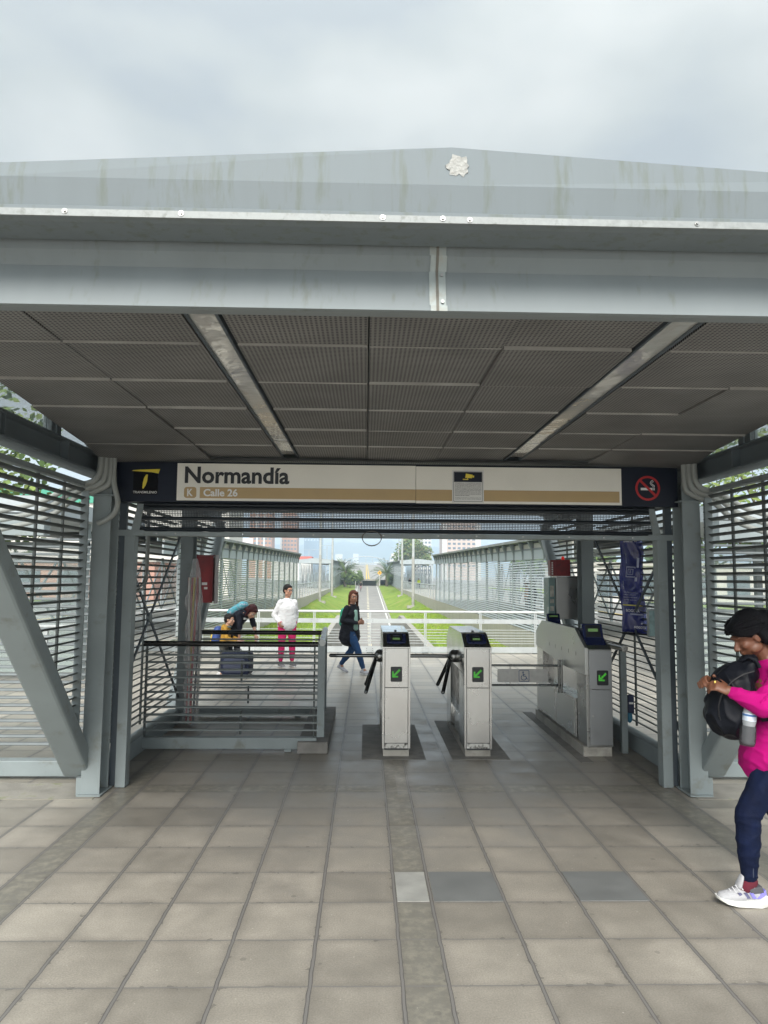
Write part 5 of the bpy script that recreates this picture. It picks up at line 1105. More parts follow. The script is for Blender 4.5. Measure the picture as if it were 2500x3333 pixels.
def hand_solids(M, w, d, n, thumb, s=1., curl=.5):
    """w wrist, d direction of the palm, n palm normal (fingers curl towards it), thumb = side vector"""
    w = Vector(w); d = Vector(d).normalized(); n = Vector(n); n = (n - d * n.dot(d)).normalized(); t = Vector(thumb); t = (t - d * t.dot(d) - n * t.dot(n)).normalized()
    M.cap(w - d * .02 * s, w + d * .02 * s, .024 * s, .025 * s, 1.15, t); M.cap(w + d * .02 * s, w + d * .075 * s, .017 * s, .016 * s, 2.1, t)
    for i, (o, L_) in enumerate(((.030, .068), (.010, .078), (-.010, .073), (-.029, .058))):
        p = w + d * .078 * s + t * o * s; q = d.copy()
        for k in range(3):
            a = curl * (.5 + .5 * k); q = (q * math.cos(a) + n * math.sin(a)).normalized(); p2 = p + q * L_ * s * (.42, .32, .26)[k]; M.cap(p, p2, (.0088 - .0006 * k) * s, (.0082 - .0006 * k) * s, n=8); p = p2
    p = w + d * .025 * s + t * .026 * s; q = (d * .65 + t * .65 + n * .25).normalized()
    for k in range(2): p2 = p + q * .036 * s; M.cap(p, p2, (.0125 - .002 * k) * s, .010 * s, n=8); p = p2; q = (q + d * .35 + n * .2 * curl).normalized()
SKIN = lambda n, c: mat('skin_' + n, c, .5, 0, .06, 12)
def wrinkle(o, amp, scale=9., sq=(1, 1, 2.2)):
    me = o.data; nn = [v.normal.copy() for v in me.vertices]; off = Vector((len(me.vertices) % 7, 1.7, .3))
    for v, n_ in zip(me.vertices, nn):
        p = Vector((v.co.x * sq[0], v.co.y * sq[1], v.co.z * sq[2])) * scale + off; q = mathutils.noise.noise_vector(p * .5) * .8
        k = 1 - abs(mathutils.noise.noise(p + q)) * 2.4; v.co += n_ * amp * (max(0, k) ** 2 - .35)
    me.update(); return o
def figure(label, loc, rz, J, skin, top, bottom, shoe, hair, hairfn=None, vox=.010, s=1., fat=1., hands=None, sleeve=True, topz=None, hem=None, curl=.5, group=None, face=True, soles=None, toplen=0., extras=None, chestx=1., footdir=None, nosole=False, slv=1.):
    """J: joints in the local frame (+x is the way the body faces, +y its left)"""
    t = thing('person', label, 'person', loc, rz, group); j = {k: Vector(v) for k, v in J.items()}
    Y = V(0, 1, 0); b = MB(); sh_ax = (j['shL'] - j['shR']).normalized(); hp_ax = (j['hipL'] - j['hipR']).normalized()
    fr, P = head_solids(b, j['head'], J['face'], J.get('up', (0, 0, 1)), s); b.cap(j['neck'] - (j['head'] - j['neck']) * .1, j['head'] - fr[2] * .05 * s - fr[0] * .02 * s, .050 * s, .046 * s)
    b.cap(j['chest'], j['neck'], .085 * s * fat, .045 * s, 1.3, sh_ax); b.cap(j['pelvis'], j['chest'], .10 * s * fat, .10 * s * fat, 1.25, hp_ax)
    for k in 'LR':
        b.cap(j['neck'] - V(0, 0, .03 * s), j['sh' + k], .04 * s, .040 * s); b.cap(j['sh' + k], j['el' + k], .040 * s * fat, .032 * s, n=10); b.cap(j['el' + k], j['wr' + k], .032 * s, .022 * s, n=10)
        b.cap(j['hip' + k], j['kn' + k], .062 * s * fat, .044 * s, n=10); b.cap(j['kn' + k], j['an' + k], .044 * s, .030 * s, n=10); b.cap(j['an' + k], j['an' + k] + V(.04, 0, -.03) * s, .03 * s, .03 * s)
        d, n_, th = (hands or {}).get(k, (None, None, None)); 
        if d is None: d = (j['wr' + k] - j['el' + k]).normalized(); n_ = Y * (-1 if k == 'L' else 1); th = V(1, 0, 0) 
        hand_solids(b, j['wr' + k], d, n_, th, s, curl)
    b.blob('body', skin, t, vox * .72, 2)
    # top: torso and sleeves
    b = MB(); f_ = fat
    b.cap(j['pelvis'] + (j['pelvis'] - j['chest']).normalized() * toplen, j['pelvis'].lerp(j['chest'], .5), .122 * s * f_, .112 * s * f_, 1.36, hp_ax, 18); b.cap(j['pelvis'].lerp(j['chest'], .4), j['chest'], .112 * s * f_, .115 * s * f_ * chestx, 1.32, sh_ax, 18)
    b.cap(j['chest'], j['chest'].lerp(j['neck'], .75), .108 * s * f_ * chestx, .068 * s, 1.5, sh_ax, 18); b.cap(j['shL'] - sh_ax * .03, j['shR'] + sh_ax * .03, .052 * s, .052 * s)
    for k in 'LR': b.cap(j['neck'] - V(0, 0, .06 * s), j['sh' + k] - V(0, 0, .004), .052 * s, .050 * s * (.5 + .5 * f_))
    for k in 'LR':
        b.cap(j['sh' + k], j['el' + k], .052 * s * f_, .046 * s * f_ * slv); 
        e = j['el' + k]
        if sleeve: b.cap(e, j['wr' + k] + (e - j['wr' + k]).normalized() * .012, .046 * s * f_ * slv, .036 * s)
    wrinkle(b.blob('top', top, t, vox, 6), .007 * s)
    b = MB(); b.cap(j['hipL'], j['hipR'], .094 * s * f_, .094 * s * f_); b.cap(j['pelvis'], (j['hipL'] + j['hipR']) / 2, .108 * s * f_, .10 * s * f_, 1.3, hp_ax)
    for k in 'LR':
        bt_ = j['an' + k] + (j['kn' + k] - j['an' + k]).normalized() * .03
        b.cap(j['hip' + k], j['hip' + k].lerp(j['kn' + k], .55), .088 * s * f_, .072 * s * f_); b.cap(j['hip' + k].lerp(j['kn' + k], .5), j['kn' + k], .074 * s * f_, .056 * s * f_)
        b.cap(j['kn' + k], j['kn' + k].lerp(j['an' + k], .4), .056 * s * f_, .055 * s * f_); b.cap(j['kn' + k].lerp(j['an' + k], .35), bt_, .055 * s * f_, .040 * s * (f_ * .4 + .6))
    wrinkle(b.blob('trousers', bottom, t, vox, 5), .005 * s, 8, (1, 1, 1.6))
    for k in 'LR':
        a = j['an' + k]; fd = Vector((footdir or {}).get(k, (1, 0, 0))).normalized(); z0 = a - V(0, 0, .055 * s)
        b = MB(); b.cap(z0 - fd * .035 * s, z0 + fd * .06 * s, .038 * s, .036 * s); b.cap(z0 + fd * .05 * s - V(0, 0, .006 * s), z0 + fd * .15 * s - V(0, 0, .014 * s), .035 * s, .026 * s, 1.35, Y); b.cap(z0, a + V(0, 0, .005), .040 * s, .036 * s)
        o = b.blob('shoe', shoe, t, vox * .7, 1)
        if nosole: continue
        b = MB(); q = z0 - V(0, 0, .030 * s); b.cap(q - fd * .045 * s, q + fd * .06 * s, .016 * s, .014 * s, 2.4, Y); b.cap(q + fd * .06 * s, q + fd * .165 * s, .014 * s, .011 * s, 3.2, Y); b.build('sole', soles or mat('sole_white', (.6, .6, .58), .6, 0, .05), o, smooth=60)
    if face:
        for k in (-1, 1):
            MB().ell(P(.071, .030 * k, .014), tuple(q * s for q in (.014, .0145, .0095)), fr, 12, 8).build('eye', mat('eye_white', (.5, .48, .46), .2, 0, 0), t, smooth=60)
            MB().ell(P(.0815, .030 * k, .013), tuple(q * s for q in (.005, .0065, .0065)), fr, 10, 6).build('iris', mat('iris_dark', (.015, .01, .008), .15, 0, 0), t, smooth=60)
            MB().cap(P(.090, .014 * k, .036), P(.079, .048 * k, .036), .0035 * s, .0025 * s, n=6).build('eyebrow', hair, t)
        MB().cap(P(.0965, -.018, -.0585), P(.0965, .018, -.0585), .0035 * s, .0035 * s, n=6).build('lips', mat('lips', (.25, .08, .07), .45, 0, .1), t)
    b = MB(); E_ = lambda p, r: b.ell(p, tuple(q * s for q in r), fr, 18, 12)
    E_(P(-.024, 0, .044), (.096, .086, .086)); E_(P(-.050, 0, .0), (.066, .080, .080))
    if hairfn: hairfn(b, P, E_, fr, s)
    b.blob('hair', hair, t, vox * .8, 2)
    return t, j, P, fr
def stand(h, hipw=.085, shw=.17, **kw):
    k = h / 1.65
    J = dict(head=(.015, 0, 1.535 * k), neck=(-.005, 0, 1.38 * k), chest=(0, 0, 1.20 * k), pelvis=(0, 0, .93 * k), face=(1, 0, 0),
             shL=(0, shw, 1.33 * k), shR=(0, -shw, 1.33 * k), elL=(-.03, shw + .07, 1.06 * k), elR=(-.03, -shw - .07, 1.06 * k), wrL=(.06, shw + .06, .84 * k), wrR=(.06, -shw - .06, .84 * k),
             hipL=(0, hipw, .88 * k), hipR=(0, -hipw, .88 * k), knL=(.01, hipw + .02, .47 * k), knR=(.01, -hipw - .02, .47 * k), anL=(-.01, hipw + .03, .095), anR=(-.01, -hipw - .03, .095))
    J.update(kw); return J
HBLK = mat('hair_black', (.012, .010, .010), .35, 0, .2, 20, bump=.6, bs=60, spec=.12); HRED = mat('hair_auburn', (.085, .026, .013), .4, 0, .4, 18, bump=.6, bs=60, spec=.12); HBRN = mat('hair_dark_red_brown', (.045, .012, .014), .4, 0, .3, 18, bump=.6, bs=60, spec=.12)
# --- woman in white shirt and pink trousers
WHSH = mat('shirt_white_print', (.62, .62, .63), .8, 0, .05, 9, dirt=(.55, .36, .40), dscale=30, dthr=.66, spec=.12)
PINKT = mat('trousers_pink', (.50, .022, .12), .75, 0, .10, 14, bump=.2, bs=18, spec=.12)
J = stand(1.585, .09, .155, shL=(0, .145, 1.245), shR=(0, -.145, 1.245), elR=(-.07, -.245, 1.0), wrR=(.055, -.20, .86), elL=(-.10, .225, 1.0), wrL=(-.09, .22, .82), face=(.93, .30, -.14), chest=(.005, 0, 1.13))
def hf(b, P, E_, fr, s): E_(P(.030, 0, .085), (.05, .06, .025)); E_(P(-.095, 0, .0), (.035, .04, .04))
t, j, P, fr = figure('smiling woman in glasses, white long-sleeved shirt and pink trousers, hand in pocket', (-1.53, 14.3, 0), R(-62), J, SKIN('tan', (.36, .19, .125)), WHSH, PINKT, mat('shoe_grey', (.16, .15, .16), .7, 0, .1), HBLK, hf, fat=1.2, toplen=.085, chestx=1.0, curl=.7)
gl = MB()
for k in (-1, 1):
    c = P(.094, .031 * k, .012); gl.path([c + fr[1] * .022 * math.cos(a) + fr[2] * .016 * math.sin(a) for a in [i * math.pi / 8 for i in range(17)]], .0022, 6); gl.tube(P(.092, .052 * k, .014), P(.0, .078 * k, .012), .002, 6)
gl.tube(P(.094, -.009, .014), P(.094, .009, .014), .002, 6); gl.build('glasses', BLACKM, t)
MB().path([j['neck'] + V(.055 * math.cos(a) + .01, .07 * math.sin(a), -.035 - .02 * math.cos(a)) for a in [i * math.pi / 8 for i in range(17)]], .010, 8).build('collar', WHSH, t, smooth=60)
# --- walking woman in black coat
J = stand(1.50, .08, .15, shL=(.01, .15, 1.185), shR=(.01, -.15, 1.185), head=(.055, -.005, 1.385), neck=(.03, 0, 1.255), chest=(.02, 0, 1.07), face=(.72, -.66, -.14), elL=(-.02, .235, .955), elR=(-.02, -.235, .955), wrL=(.20, .05, .945), wrR=(.19, -.06, .92),
          knR=(.20, -.07, .45), anR=(.325, -.06, .105), knL=(-.03, .08, .42), anL=(-.275, .07, .135))
def hf(b, P, E_, fr, s):
    E_(P(.035, .03, .082), (.055, .05, .03)); E_(P(-.10, .03, -.02), (.045, .045, .045)); b.cap(P(-.03, .075, .02), P(-.03, .078, -.16), .030 * s, .026 * s); b.cap(P(-.05, -.06, .02), P(-.04, -.07, -.14), .03 * s, .022 * s); b.cap(P(.02, .070, .05), P(.01, .080, -.06), .018 * s, .014 * s); b.cap(P(.02, -.070, .05), P(.0, -.078, -.03), .016 * s, .012 * s)
COAT = mat('coat_black', (.012, .013, .018), .65, 0, .2, 8, bump=.3, bs=14, spec=.12); JEAN = mat('jeans_blue', (.02, .055, .135), .8, 0, .3, 9, bump=.15, bs=40, spec=.12)
t, j, P, fr = figure('walking woman with auburn hair, open black coat and blue jeans, hands clasped', (-.26, 13.35, 0), R(-34), J, SKIN('brown', (.30, .15, .095)), COAT, JEAN, mat('shoe_pale_grey', (.34, .34, .37), .7, 0, .1), HRED, hf, fat=1.12, curl=1.0,
                     hands={'L': ((.75, -.6, 0), (0, -1, 0), (0, 0, 1)), 'R': ((.8, .5, .1), (0, 1, 0), (0, 0, 1))}, footdir={'L': (.93, 0, -.35)})
b = MB(); b.cap((-.02, 0, .88), (-.03, 0, .66),   .150, .180, 1.30, V(0, 1, 0), 18); b.cap((.0, 0, 1.1), (-.01, 0, .86), .12, .135, 1.25, V(0, 1, 0), 18); wrinkle(b.blob('coat_skirt', COAT, t, .01, 3), .010, 7)
MB().cap((.118, -.03, 1.12), (.122, -.03, .82), .035, .045, 1.3, V(0, 1, 0)).build('green_blouse', mat('blouse_mint', (.25, .42, .36), .8, 0, .1), t, smooth=60)
for sg_ in (-1, 1): b = MB(); b.cap((.05, .06 * sg_, 1.21), (.10, .035 * sg_ - .03, 1.08), .030, .024, 1.4, V(0, 1, 0)); b.build('lapel', COAT, t, smooth=60)
bp = tag(None or MB().cap((-.165, .02, 1.12), (-.175, .02, .90), .065, .08, 1.35, V(0, 1, 0), 18).build('backpack', mat('backpack_green', (.01, .28, .17), .6, 0, .15), None, smooth=60), 'green backpack on the back of the woman in the black coat', 'backpack'); bp.location = t.location; bp.rotation_euler = t.rotation_euler
for z in (.82, .70): MB().cap((.135, -.10, z), (.14, -.10, z), .011, .011).build('button', ALU, t)
# --- bending woman
J = dict(head=(.40, -.02, 1.13), neck=(.30, 0, 1.115), chest=(.18, 0, 1.06), pelvis=(.0, 0, .88), face=(.62, -.10, -.78), up=(.75, 0, .62), shL=(.24, .16, 1.10), shR=(.24, -.16, 1.08), elL=(.32, .17, .87), elR=(.26, -.17, .85), wrL=(.40, .12, .70), wrR=(.22, -.12, .65),
         hipL=(-.02, .085, .84), hipR=(-.02, -.085, .84), knL=(.02, .10, .46), knR=(.0, -.10, .46), anL=(-.03, .11, .095), anR=(-.05, -.11, .095))
def hf(b, P, E_, fr, s): E_(P(.035, 0, .080), (.05, .06, .035)); b.cap(P(-.01, .078, .04), P(.03, .085, -.09), .026 * s, .020 * s); b.cap(P(-.01, -.078, .04), P(.02, -.085, -.09), .026 * s, .020 * s); E_(P(-.08, 0, -.03), (.05, .07, .08))
BLKT = mat('tshirt_black', (.012, .013, .020), .8, 0, .15, 9, bump=.2, bs=16, spec=.12); DKT = mat('trousers_black', (.014, .015, .019), .8, 0, .15, 9, spec=.12)
t, j, P, fr = figure('woman bending over a suitcase in a black T-shirt, face down, reddish-brown hair', (-2.36, 13.08, 0), R(-26), J, SKIN('light', (.42, .24, .17)), BLKT, DKT, mat('shoe_black', (.02, .02, .02), .6, 0, .1), HBRN, hf, fat=1.06, sleeve=False, curl=.8)
b = MB()
for k in range(5): b.box((.29 + .0 , -.10 + k * .034, .985 - .0), (.30, -.078 + k * .034, 1.03))
b.build('chest_print', WHITEI, t)
o = MB().cap((-.02, 0, 1.10), (.20, 0, 1.225), .085, .08, 1.55, V(0, 1, 0), 18).build('backpack', mat('backpack_teal_print', (.05, .26, .32), .6, 0, .35, 18, dirt=(.32, .34, .42), dscale=26, dthr=.56), None, smooth=60)
tag(o, 'teal patterned backpack lying on the back of the bending woman', 'backpack'); o.location = t.location; o.rotation_euler = t.rotation_euler
# --- boy
k_ = 1.10 / 1.65
J = dict(head=(.05, 0, .985), neck=(.02, 0, .875), chest=(.0, 0, .76), pelvis=(-.03, 0, .58), face=(1, -.12, -.12), shL=(.01, .12, .835), shR=(.01, -.12, .835), elL=(.06, .15, .67), elR=(.06, -.15, .67), wrL=(.22, .09, .62), wrR=(.22, -.10, .62),
         hipL=(-.04, .06, .54), hipR=(-.04, -.06, .54), knL=(-.01, .07, .30), knR=(-.03, -.07, .30), anL=(-.05, .08, .075), anR=(-.08, -.08, .075))
def hf(b, P, E_, fr, s): E_(P(.03, 0, .090), (.055, .06, .03))
t, j, P, fr = figure('small boy in an ochre jacket leaning on the suitcase, seen in profile', (-2.44, 12.86, 0), R(-6), J, SKIN('light', (.42, .24, .17)), mat('jacket_ochre', (.36, .20, .035), .75, 0, .12, 10, bump=.25, bs=18, spec=.12), mat('trousers_olive', (.045, .045, .04), .8, 0, .1), mat('shoe_white', (.6, .6, .6), .6, 0, .05), HBLK, hf, s=.86, fat=.88, vox=.008, curl=.7)
MB().path([j['neck'] + V(.055 * math.cos(a), .06 * math.sin(a), -.015) for a in [i * math.pi / 8 for i in range(17)]], .022, 8).build('scarf', mat('scarf_check', (.10, .12, .11), .9, 0, .8, 60), t, smooth=60)
MB().cap(j['neck'] + V(-.06, 0, -.02), j['neck'] + V(-.075, 0, -.07), .05, .045, 1.6, V(0, 1, 0)).build('hood', MC['jacket_ochre'], t, smooth=60)
o = MB().cap((-.15, 0, .80), (-.175, 0, .61), .075, .09, 1.35, V(0, 1, 0), 18).build('backpack', mat('backpack_blue', (.02, .05, .19), .6, 0, .15), None, smooth=60); MB().cap((-.245, 0, .70), (-.25, 0, .60), .03, .035, 1.9, V(0, 1, 0)).build('pocket', mat('pocket_yellow', (.45, .32, .04), .6, 0, .1), o, smooth=60)
tag(o, 'small blue backpack with a yellow pocket on the boy in the ochre jacket', 'backpack'); o.location = t.location; o.rotation_euler = t.rotation_euler
# --- suitcase
lg = thing('suitcase', 'navy fabric suitcase standing in front of the boy and the bending woman', 'suitcase', (-2.20, 12.72, 0), R(-8))
SUI = mat('suitcase_navy', (.012, .016, .035), .7, 0, .2, 9, bump=.2, bs=60, spec=.12)
MB().ext(rrect(-.27, .055, .24, .45, .07), 'y', -.14, .14).build('shell', SUI, lg, bevel=.02); MB().ext(rrect(-.21, .10, .18, .34, .05), 'y', -.165, -.14).build('front_pocket', mat('pocket_navy', (.02, .027, .055), .7, 0, .2), lg, bevel=.01)
MB().path([(-.10, 0, .45), (-.09, 0, .485), (.05, 0, .485), (.06, 0, .45)], .010, 8).build('handle', BLACKM, lg, smooth=60)
MB().path([(.26, -.10, .40), (.275, -.10, .34), (.29, -.10, .18), (.24, -.12, .06)], .008, 6).build('strap', BLACKM, lg)
for x in (-.22, .20):
    for y in (-.10, .10): MB().tube((x, y - .012, .03), (x, y + .012, .03), .03, 14).build('wheel', RUB, lg)

# --- traveller in pink, close on the right
J = dict(head=(.178, .0, 1.432), neck=(.085, 0, 1.305), chest=(.06, 0, 1.13), pelvis=(.03, 0, .87), face=(.84, .02, -.54), up=(.54, 0, .84), shL=(.065, .165, 1.245), shR=(.065, -.165, 1.245), elL=(.245, .240, 1.085), elR=(.23, -.23, 1.08), wrL=(.365, .145, 1.145), wrR=(.375, -.03, 1.165),
         hipL=(.05, .09, .82), hipR=(.03, -.09, .82), knL=(.262, .075, .475), knR=(.00, -.10, .45), anL=(.262, .065, .115), anR=(-.24, -.10, .15))
PSH = mat('blouse_magenta', (.40, .004, .15), .75, 0, .06, 6, bump=.12, bs=9, spec=.12); JN = mat('jeans_dark', (.005, .009, .030), .75, 0, .3, 12, bump=.15, bs=70, spec=.12)
def hf(b, P, E_, fr, s):
    E_(P(-.034, 0, .063), (.098, .088, .085)); E_(P(.030, 0, .084), (.060, .076, .034)); E_(P(-.078, 0, .02), (.085, .088, .095)); E_(P(-.125, 0, -.01), (.075, .088, .10)); b.cap(P(-.12, 0, -.05), P(-.17, 0, -.22), .075, .065); b.cap(P(-.03, .07, .03), P(-.05, .07, -.05), .025, .03); b.cap(P(-.03, -.07, .03), P(-.05, -.07, -.05), .025, .03)
BR = mat('hair_braids', (.0035, .0032, .0045), .45, 0, .5, 30, bump=.5, bs=220, spec=.10)
t, j, P, fr = figure('woman in a magenta blouse and dark jeans, braided black hair, looking down at her hands', (2.36, 4.08, 0), R(180), J, SKIN('deep', (.155, .062, .034)), PSH, JN, mat('shoe_grey_knit', (.40, .40, .42), .7, 0, .08, 60, bump=.3, bs=200), BR, hf, vox=.0075, fat=1.18, curl=1.25, face=False, nosole=True, slv=1.2,
                     hands={'L': ((.85, -.35, .35), (.1, -.7, -.6), (.25, -.1, .95)), 'R': ((.85, .3, .3), (.1, .7, -.6), (.25, .1, .95))}, chestx=.85)
b = MB(); b.cap((.05, 0, .95), (.085, .0, .75), .130, .158, 1.22, V(0, 1, 0), 20); b.cap((.05, 0, 1.1), (.045, 0, .92), .118, .128, 1.25, V(0, 1, 0), 20)
b.cap((.10, .05, .80), (.14, .06, .735), .085, .075, 1.2, V(0, 1, 0)); wrinkle(b.blob('blouse_hem', PSH, t, .008, 4), .008, 7)
b = MB()     # braids drawn back over the head, then hanging down the back
f, l, u = fr; cc = P(-.012, 0, .040); rad = (.109, .095, .106)
def onh(d): 
    d = d.normalized(); k = 1 / math.sqrt((d.dot(f) / rad[0]) ** 2 + (d.dot(l) / rad[1]) ** 2 + (d.dot(u) / rad[2]) ** 2); return cc + d * k
for i in range(34):
    a = R(-96 + 192 * i / 33); st_ = f * math.cos(a) * .95 + l * math.sin(a) + u * (.40 - .50 * abs(math.sin(a))); en = -f * 1.0 - u * .35 + l * .45 * math.sin(a)
    st_.normalize(); en.normalize(); om = st_.angle(en); pts = []
    for q in range(19):
        k = q / 18; d = st_ * math.sin((1 - k) * om) / math.sin(om) + en * math.sin(k * om) / math.sin(om); d += u * .28 * math.sin(math.pi * k) * (1 if om > 1.4 else .5); pts.append(onh(d) + d.normalized() * (.003 + .0016 * (q % 2)))
    b.path(pts, [.0068 + .0022 * (q % 2) for q in range(19)], 6)
for i in range(22):
    yy_ = -.075 + .15 * i / 21; p0 = onh(-f - u * .2 + l * yy_ * 10); pts = [p0, p0 + V(-.03, 0, -.05), p0 + V(-.045, 0, -.13), V(-.095, yy_ * 1.3, 1.18), V(-.115, yy_ * 1.4, 1.02), V(-.11, yy_ * 1.4, .88)]
    q_ = []
    for x0_, x1_ in zip(pts, pts[1:]): q_ += [x0_.lerp(x1_, i_ / 6) for i_ in range(6)]
    b.path(q_, [.0075 + .002 * (q % 2) for q in range(len(q_))], 6)
b.build('braids', BR, t, smooth=60)
MB().ell(j['wrL'] + V(.070, -.035, .045), (.005, .004, .009)).build('nail', mat('nail_yellow', (.75, .6, .12), .3, 0, 0), t, smooth=60)
# sleeve creases
for k in range(4):
    p = j['elL'].lerp(j['shL'], .04 + .10 * k); MB().path([p + V(.045 * math.cos(a) - .002, .046 * math.sin(a) * .4 + .038, .045 * math.sin(a)) for a in [R(-50 + 20 * i) for i in range(7)]], [.002, .005, .0065, .007, .006, .004, .002], 8).build('sleeve_fold', PSH, t, smooth=80)
# front trainer details: three stripes, laces, heel, tongue
a = j['anL']; sy = a.y + .0505
WSOLE = mat('midsole_white', (.75, .75, .72), .55, 0, .04); PUR = mat('shoe_purple', (.22, .20, .62), .6, 0, .1)
def sole_prof(k): return [(a.x - .098, .030), (a.x - .085, .008), (a.x - .05, .0008), (a.x + .0, .0035), (a.x + .09, .008), (a.x + .145, .018), (a.x + .180, .038), (a.x + .182, .050), (a.x + .15, .044), (a.x + .10, .036), (a.x + .02, .036), (a.x - .04, .046), (a.x - .072, .066), (a.x - .09, .052)]
b = MB()
for yy_, kx in ((-.046, .0), (-.036, 0)): pass
pr_ = sole_prof(0); n = len(pr_); cxs = a.x + .055
ringsY = [(-.048, .90), (-.040, .97), (-.01, 1.0), (.02, 1.0), (.042, .97), (.050, .90)]
for yy_, kk in ringsY: b.v += [(cxs + (p[0] - cxs) * kk, a.y + yy_ * (1 - .35 * max(0, (p[0] - a.x - .09) / .12)), .030 + (p[1] - .030) * (kk * .6 + .4)) for p in pr_]
b.f = [(r_ * n + k, r_ * n + (k + 1) % n, (r_ + 1) * n + (k + 1) % n, (r_ + 1) * n + k) for r_ in range(len(ringsY) - 1) for k in range(n)] + [tuple(range(n - 1, -1, -1)), tuple(range((len(ringsY) - 1) * n, len(ringsY) * n))]
b.build('midsole', WSOLE, t, smooth=50)
for i in range(3):
    x0 = a.x + .048 - i * .032; MB().ext([(x0, .050), (x0 + .020, .050), (x0 + .036, .078), (x0 + .018, .078)], 'y', sy - .016, sy - .010 + .002 * i).build('stripe', PUR if i == 2 else mat('shoe_stripe', (.09, .09, .17), .6, 0, .3, 40), t)
MB().ext([(a.x - .076, .050), (a.x - .02, .046), (a.x - .045, .075), (a.x - .070, .092)], 'y', a.y - .036, a.y + .039).build('heel_panel', PUR, t, bevel=.003)
MB().ext([(a.x - .060, .078), (a.x + .01, .070), (a.x + .02, .095), (a.x - .05, .112)], 'y', a.y - .038, a.y + .0415).build('collar', mat('shoe_collar', (.08, .08, .09), .8, 0, .1), t, bevel=.004)
MB().cap((a.x + .060, a.y, .100), (a.x + .040, a.y, .150), .014, .010, 2.2, V(0, 1, 0)).build('tongue', MC['shoe_grey_knit'], t, smooth=60)
for i in range(5): MB().path([(a.x + .055 + i * .018, a.y - .028, .094 - i * .0085), (a.x + .058 + i * .018, a.y, .112 - i * .0095), (a.x + .050 + i * .018, a.y + .030, .088 - i * .0085)], .0036, 6).build('lace', mat('lace', (.5, .5, .52), .8, 0, 0), t)
MB().cap((a.x - .005, a.y, .122), (a.x + .02, a.y, .095), .040, .040).build('sock', mat('sock_maroon', (.10, .008, .02), .9, 0, .1), t, smooth=60)
# leg seam
MB().path([(j['hipL'].lerp(j['knL'], k / 8) + V(.0, .086 - .030 * k / 8, 0)) for k in range(1, 9)] + [(j['knL'].lerp(j['anL'], k / 8) + V(-.0, .056 - .014 * k / 8, 0)) for k in range(1, 8)], .0022, 6).build('seam', mat('seam_thread', (.05, .06, .09), .8, 0, 0), t)
# backpack carried in front, and the water bottle in its pocket
bag = thing('backpack', 'bulky black backpack worn in front by the woman in magenta', 'backpack', (2.36, 4.08, 0), R(180))
BB = mat('backpack_black', (.007, .008, .012), .5, 0, .3, 5, bump=.5, bs=7, spec=.12)
b = MB(); b.cap((.285, 0, 1.16), (.30, 0, 1.00), .118, .135, 1.2, V(0, 1, 0), 20); b.ell((.300, 0, 1.00), (.125, .145, .135)); b.ell((.25, 0, 1.22), (.115, .12, .07)); b.cap((.22, .02, 1.24), (.19, .02, 1.30), .055, .035, 1.8, V(0, 1, 0)); wrinkle(b.blob('bag', BB, bag, .008, 5), .014, 8, (1, 1, 1))
MB().path([(.20 + .22 * math.sin(a), .10 + .055 * math.cos(a * .9), 1.06 + .20 * math.cos(a)) for a in [R(10 + 16 * i) for i in range(9)]], .004, 6).build('zip', mat('zip_dark', (.012, .012, .014), .5, 0, 0), bag)
MB().path([(.18, .10, 1.27), (.20, .10, 1.31), (.23, .08, 1.325), (.25, .05, 1.30)], .012, 8).build('grab_loop', BB, bag, smooth=60)
MB().bar((.395, .085, 1.17), (.40, .02, 1.20), .03, .05).build('buckle_strap', BB, bag)
def strap(nm, pts, w_=.036):
    b = MB(); q_ = []
    for x0_, x1_ in zip(pts, pts[1:]): q_ += [Vector(x0_).lerp(Vector(x1_), i_ / 5) for i_ in range(5)]
    q_.append(Vector(pts[-1]))
    for _ in range(3): q_ = [q_[0]] + [(q_[i - 1] + q_[i] * 2 + q_[i + 1]) / 4 for i in range(1, len(q_) - 1)] + [q_[-1]]
    for p, q in zip(q_, q_[1:]): b.bar(p, q + (q - p) * .12, .006, w_, (1, 0, .4))
    return b.build(nm, BB, bag)
strap('shoulder_strap', [(.20, .13, 1.0), (.12, .175, 1.02), (.03, .19, 1.06), (-.05, .15, 1.12)], .05); strap('loose_strap', [(.10, .172, 1.01), (.085, .180, .93), (.12, .195, .87), (.165, .20, .80), (.185, .20, .765)], .026)
strap('loose_strap', [(.15, .172, 1.01), (.135, .175, .95), (.14, .178, .91)], .010)
bo = thing('water_bottle', 'clear plastic water bottle in the side pocket of the black backpack', 'bottle', (2.36, 4.08, 0), R(180))
def lathe(nm, m, c, ax, prof, par, n=20, smooth=50):
    c = Vector(c); ax = Vector(ax).normalized(); a = ax.orthogonal().normalized(); d = ax.cross(a); b = MB(); vs = []
    for r_, h_ in prof: vs += [c + ax * h_ + a * r_ * math.cos(2 * math.pi * k / n) + d * r_ * math.sin(2 * math.pi * k / n) for k in range(n)]
    m_ = len(prof); b.add(vs, [(i * n + k, i * n + (k + 1) % n, (i + 1) * n + (k + 1) % n, (i + 1) * n + k) for i in range(m_ - 1) for k in range(n)] + [tuple(range(n - 1, -1, -1)), tuple(range((m_ - 1) * n, m_ * n))]); return b.build(nm, m, par, smooth=smooth)
PET = mat('clear_bottle', (.62, .66, .70), .08, 0, 0, alpha=.45); ax = (-.10, 0, 1)
lathe('bottle', PET, (.305, .185, .875), ax, [(.020, 0), (.030, .003), (.034, .012), (.031, .02), (.034, .035), (.032, .06), (.034, .085), (.030, .10), (.034, .115), (.034, .165), (.030, .19), (.014, .215), (.014, .235)], bo)
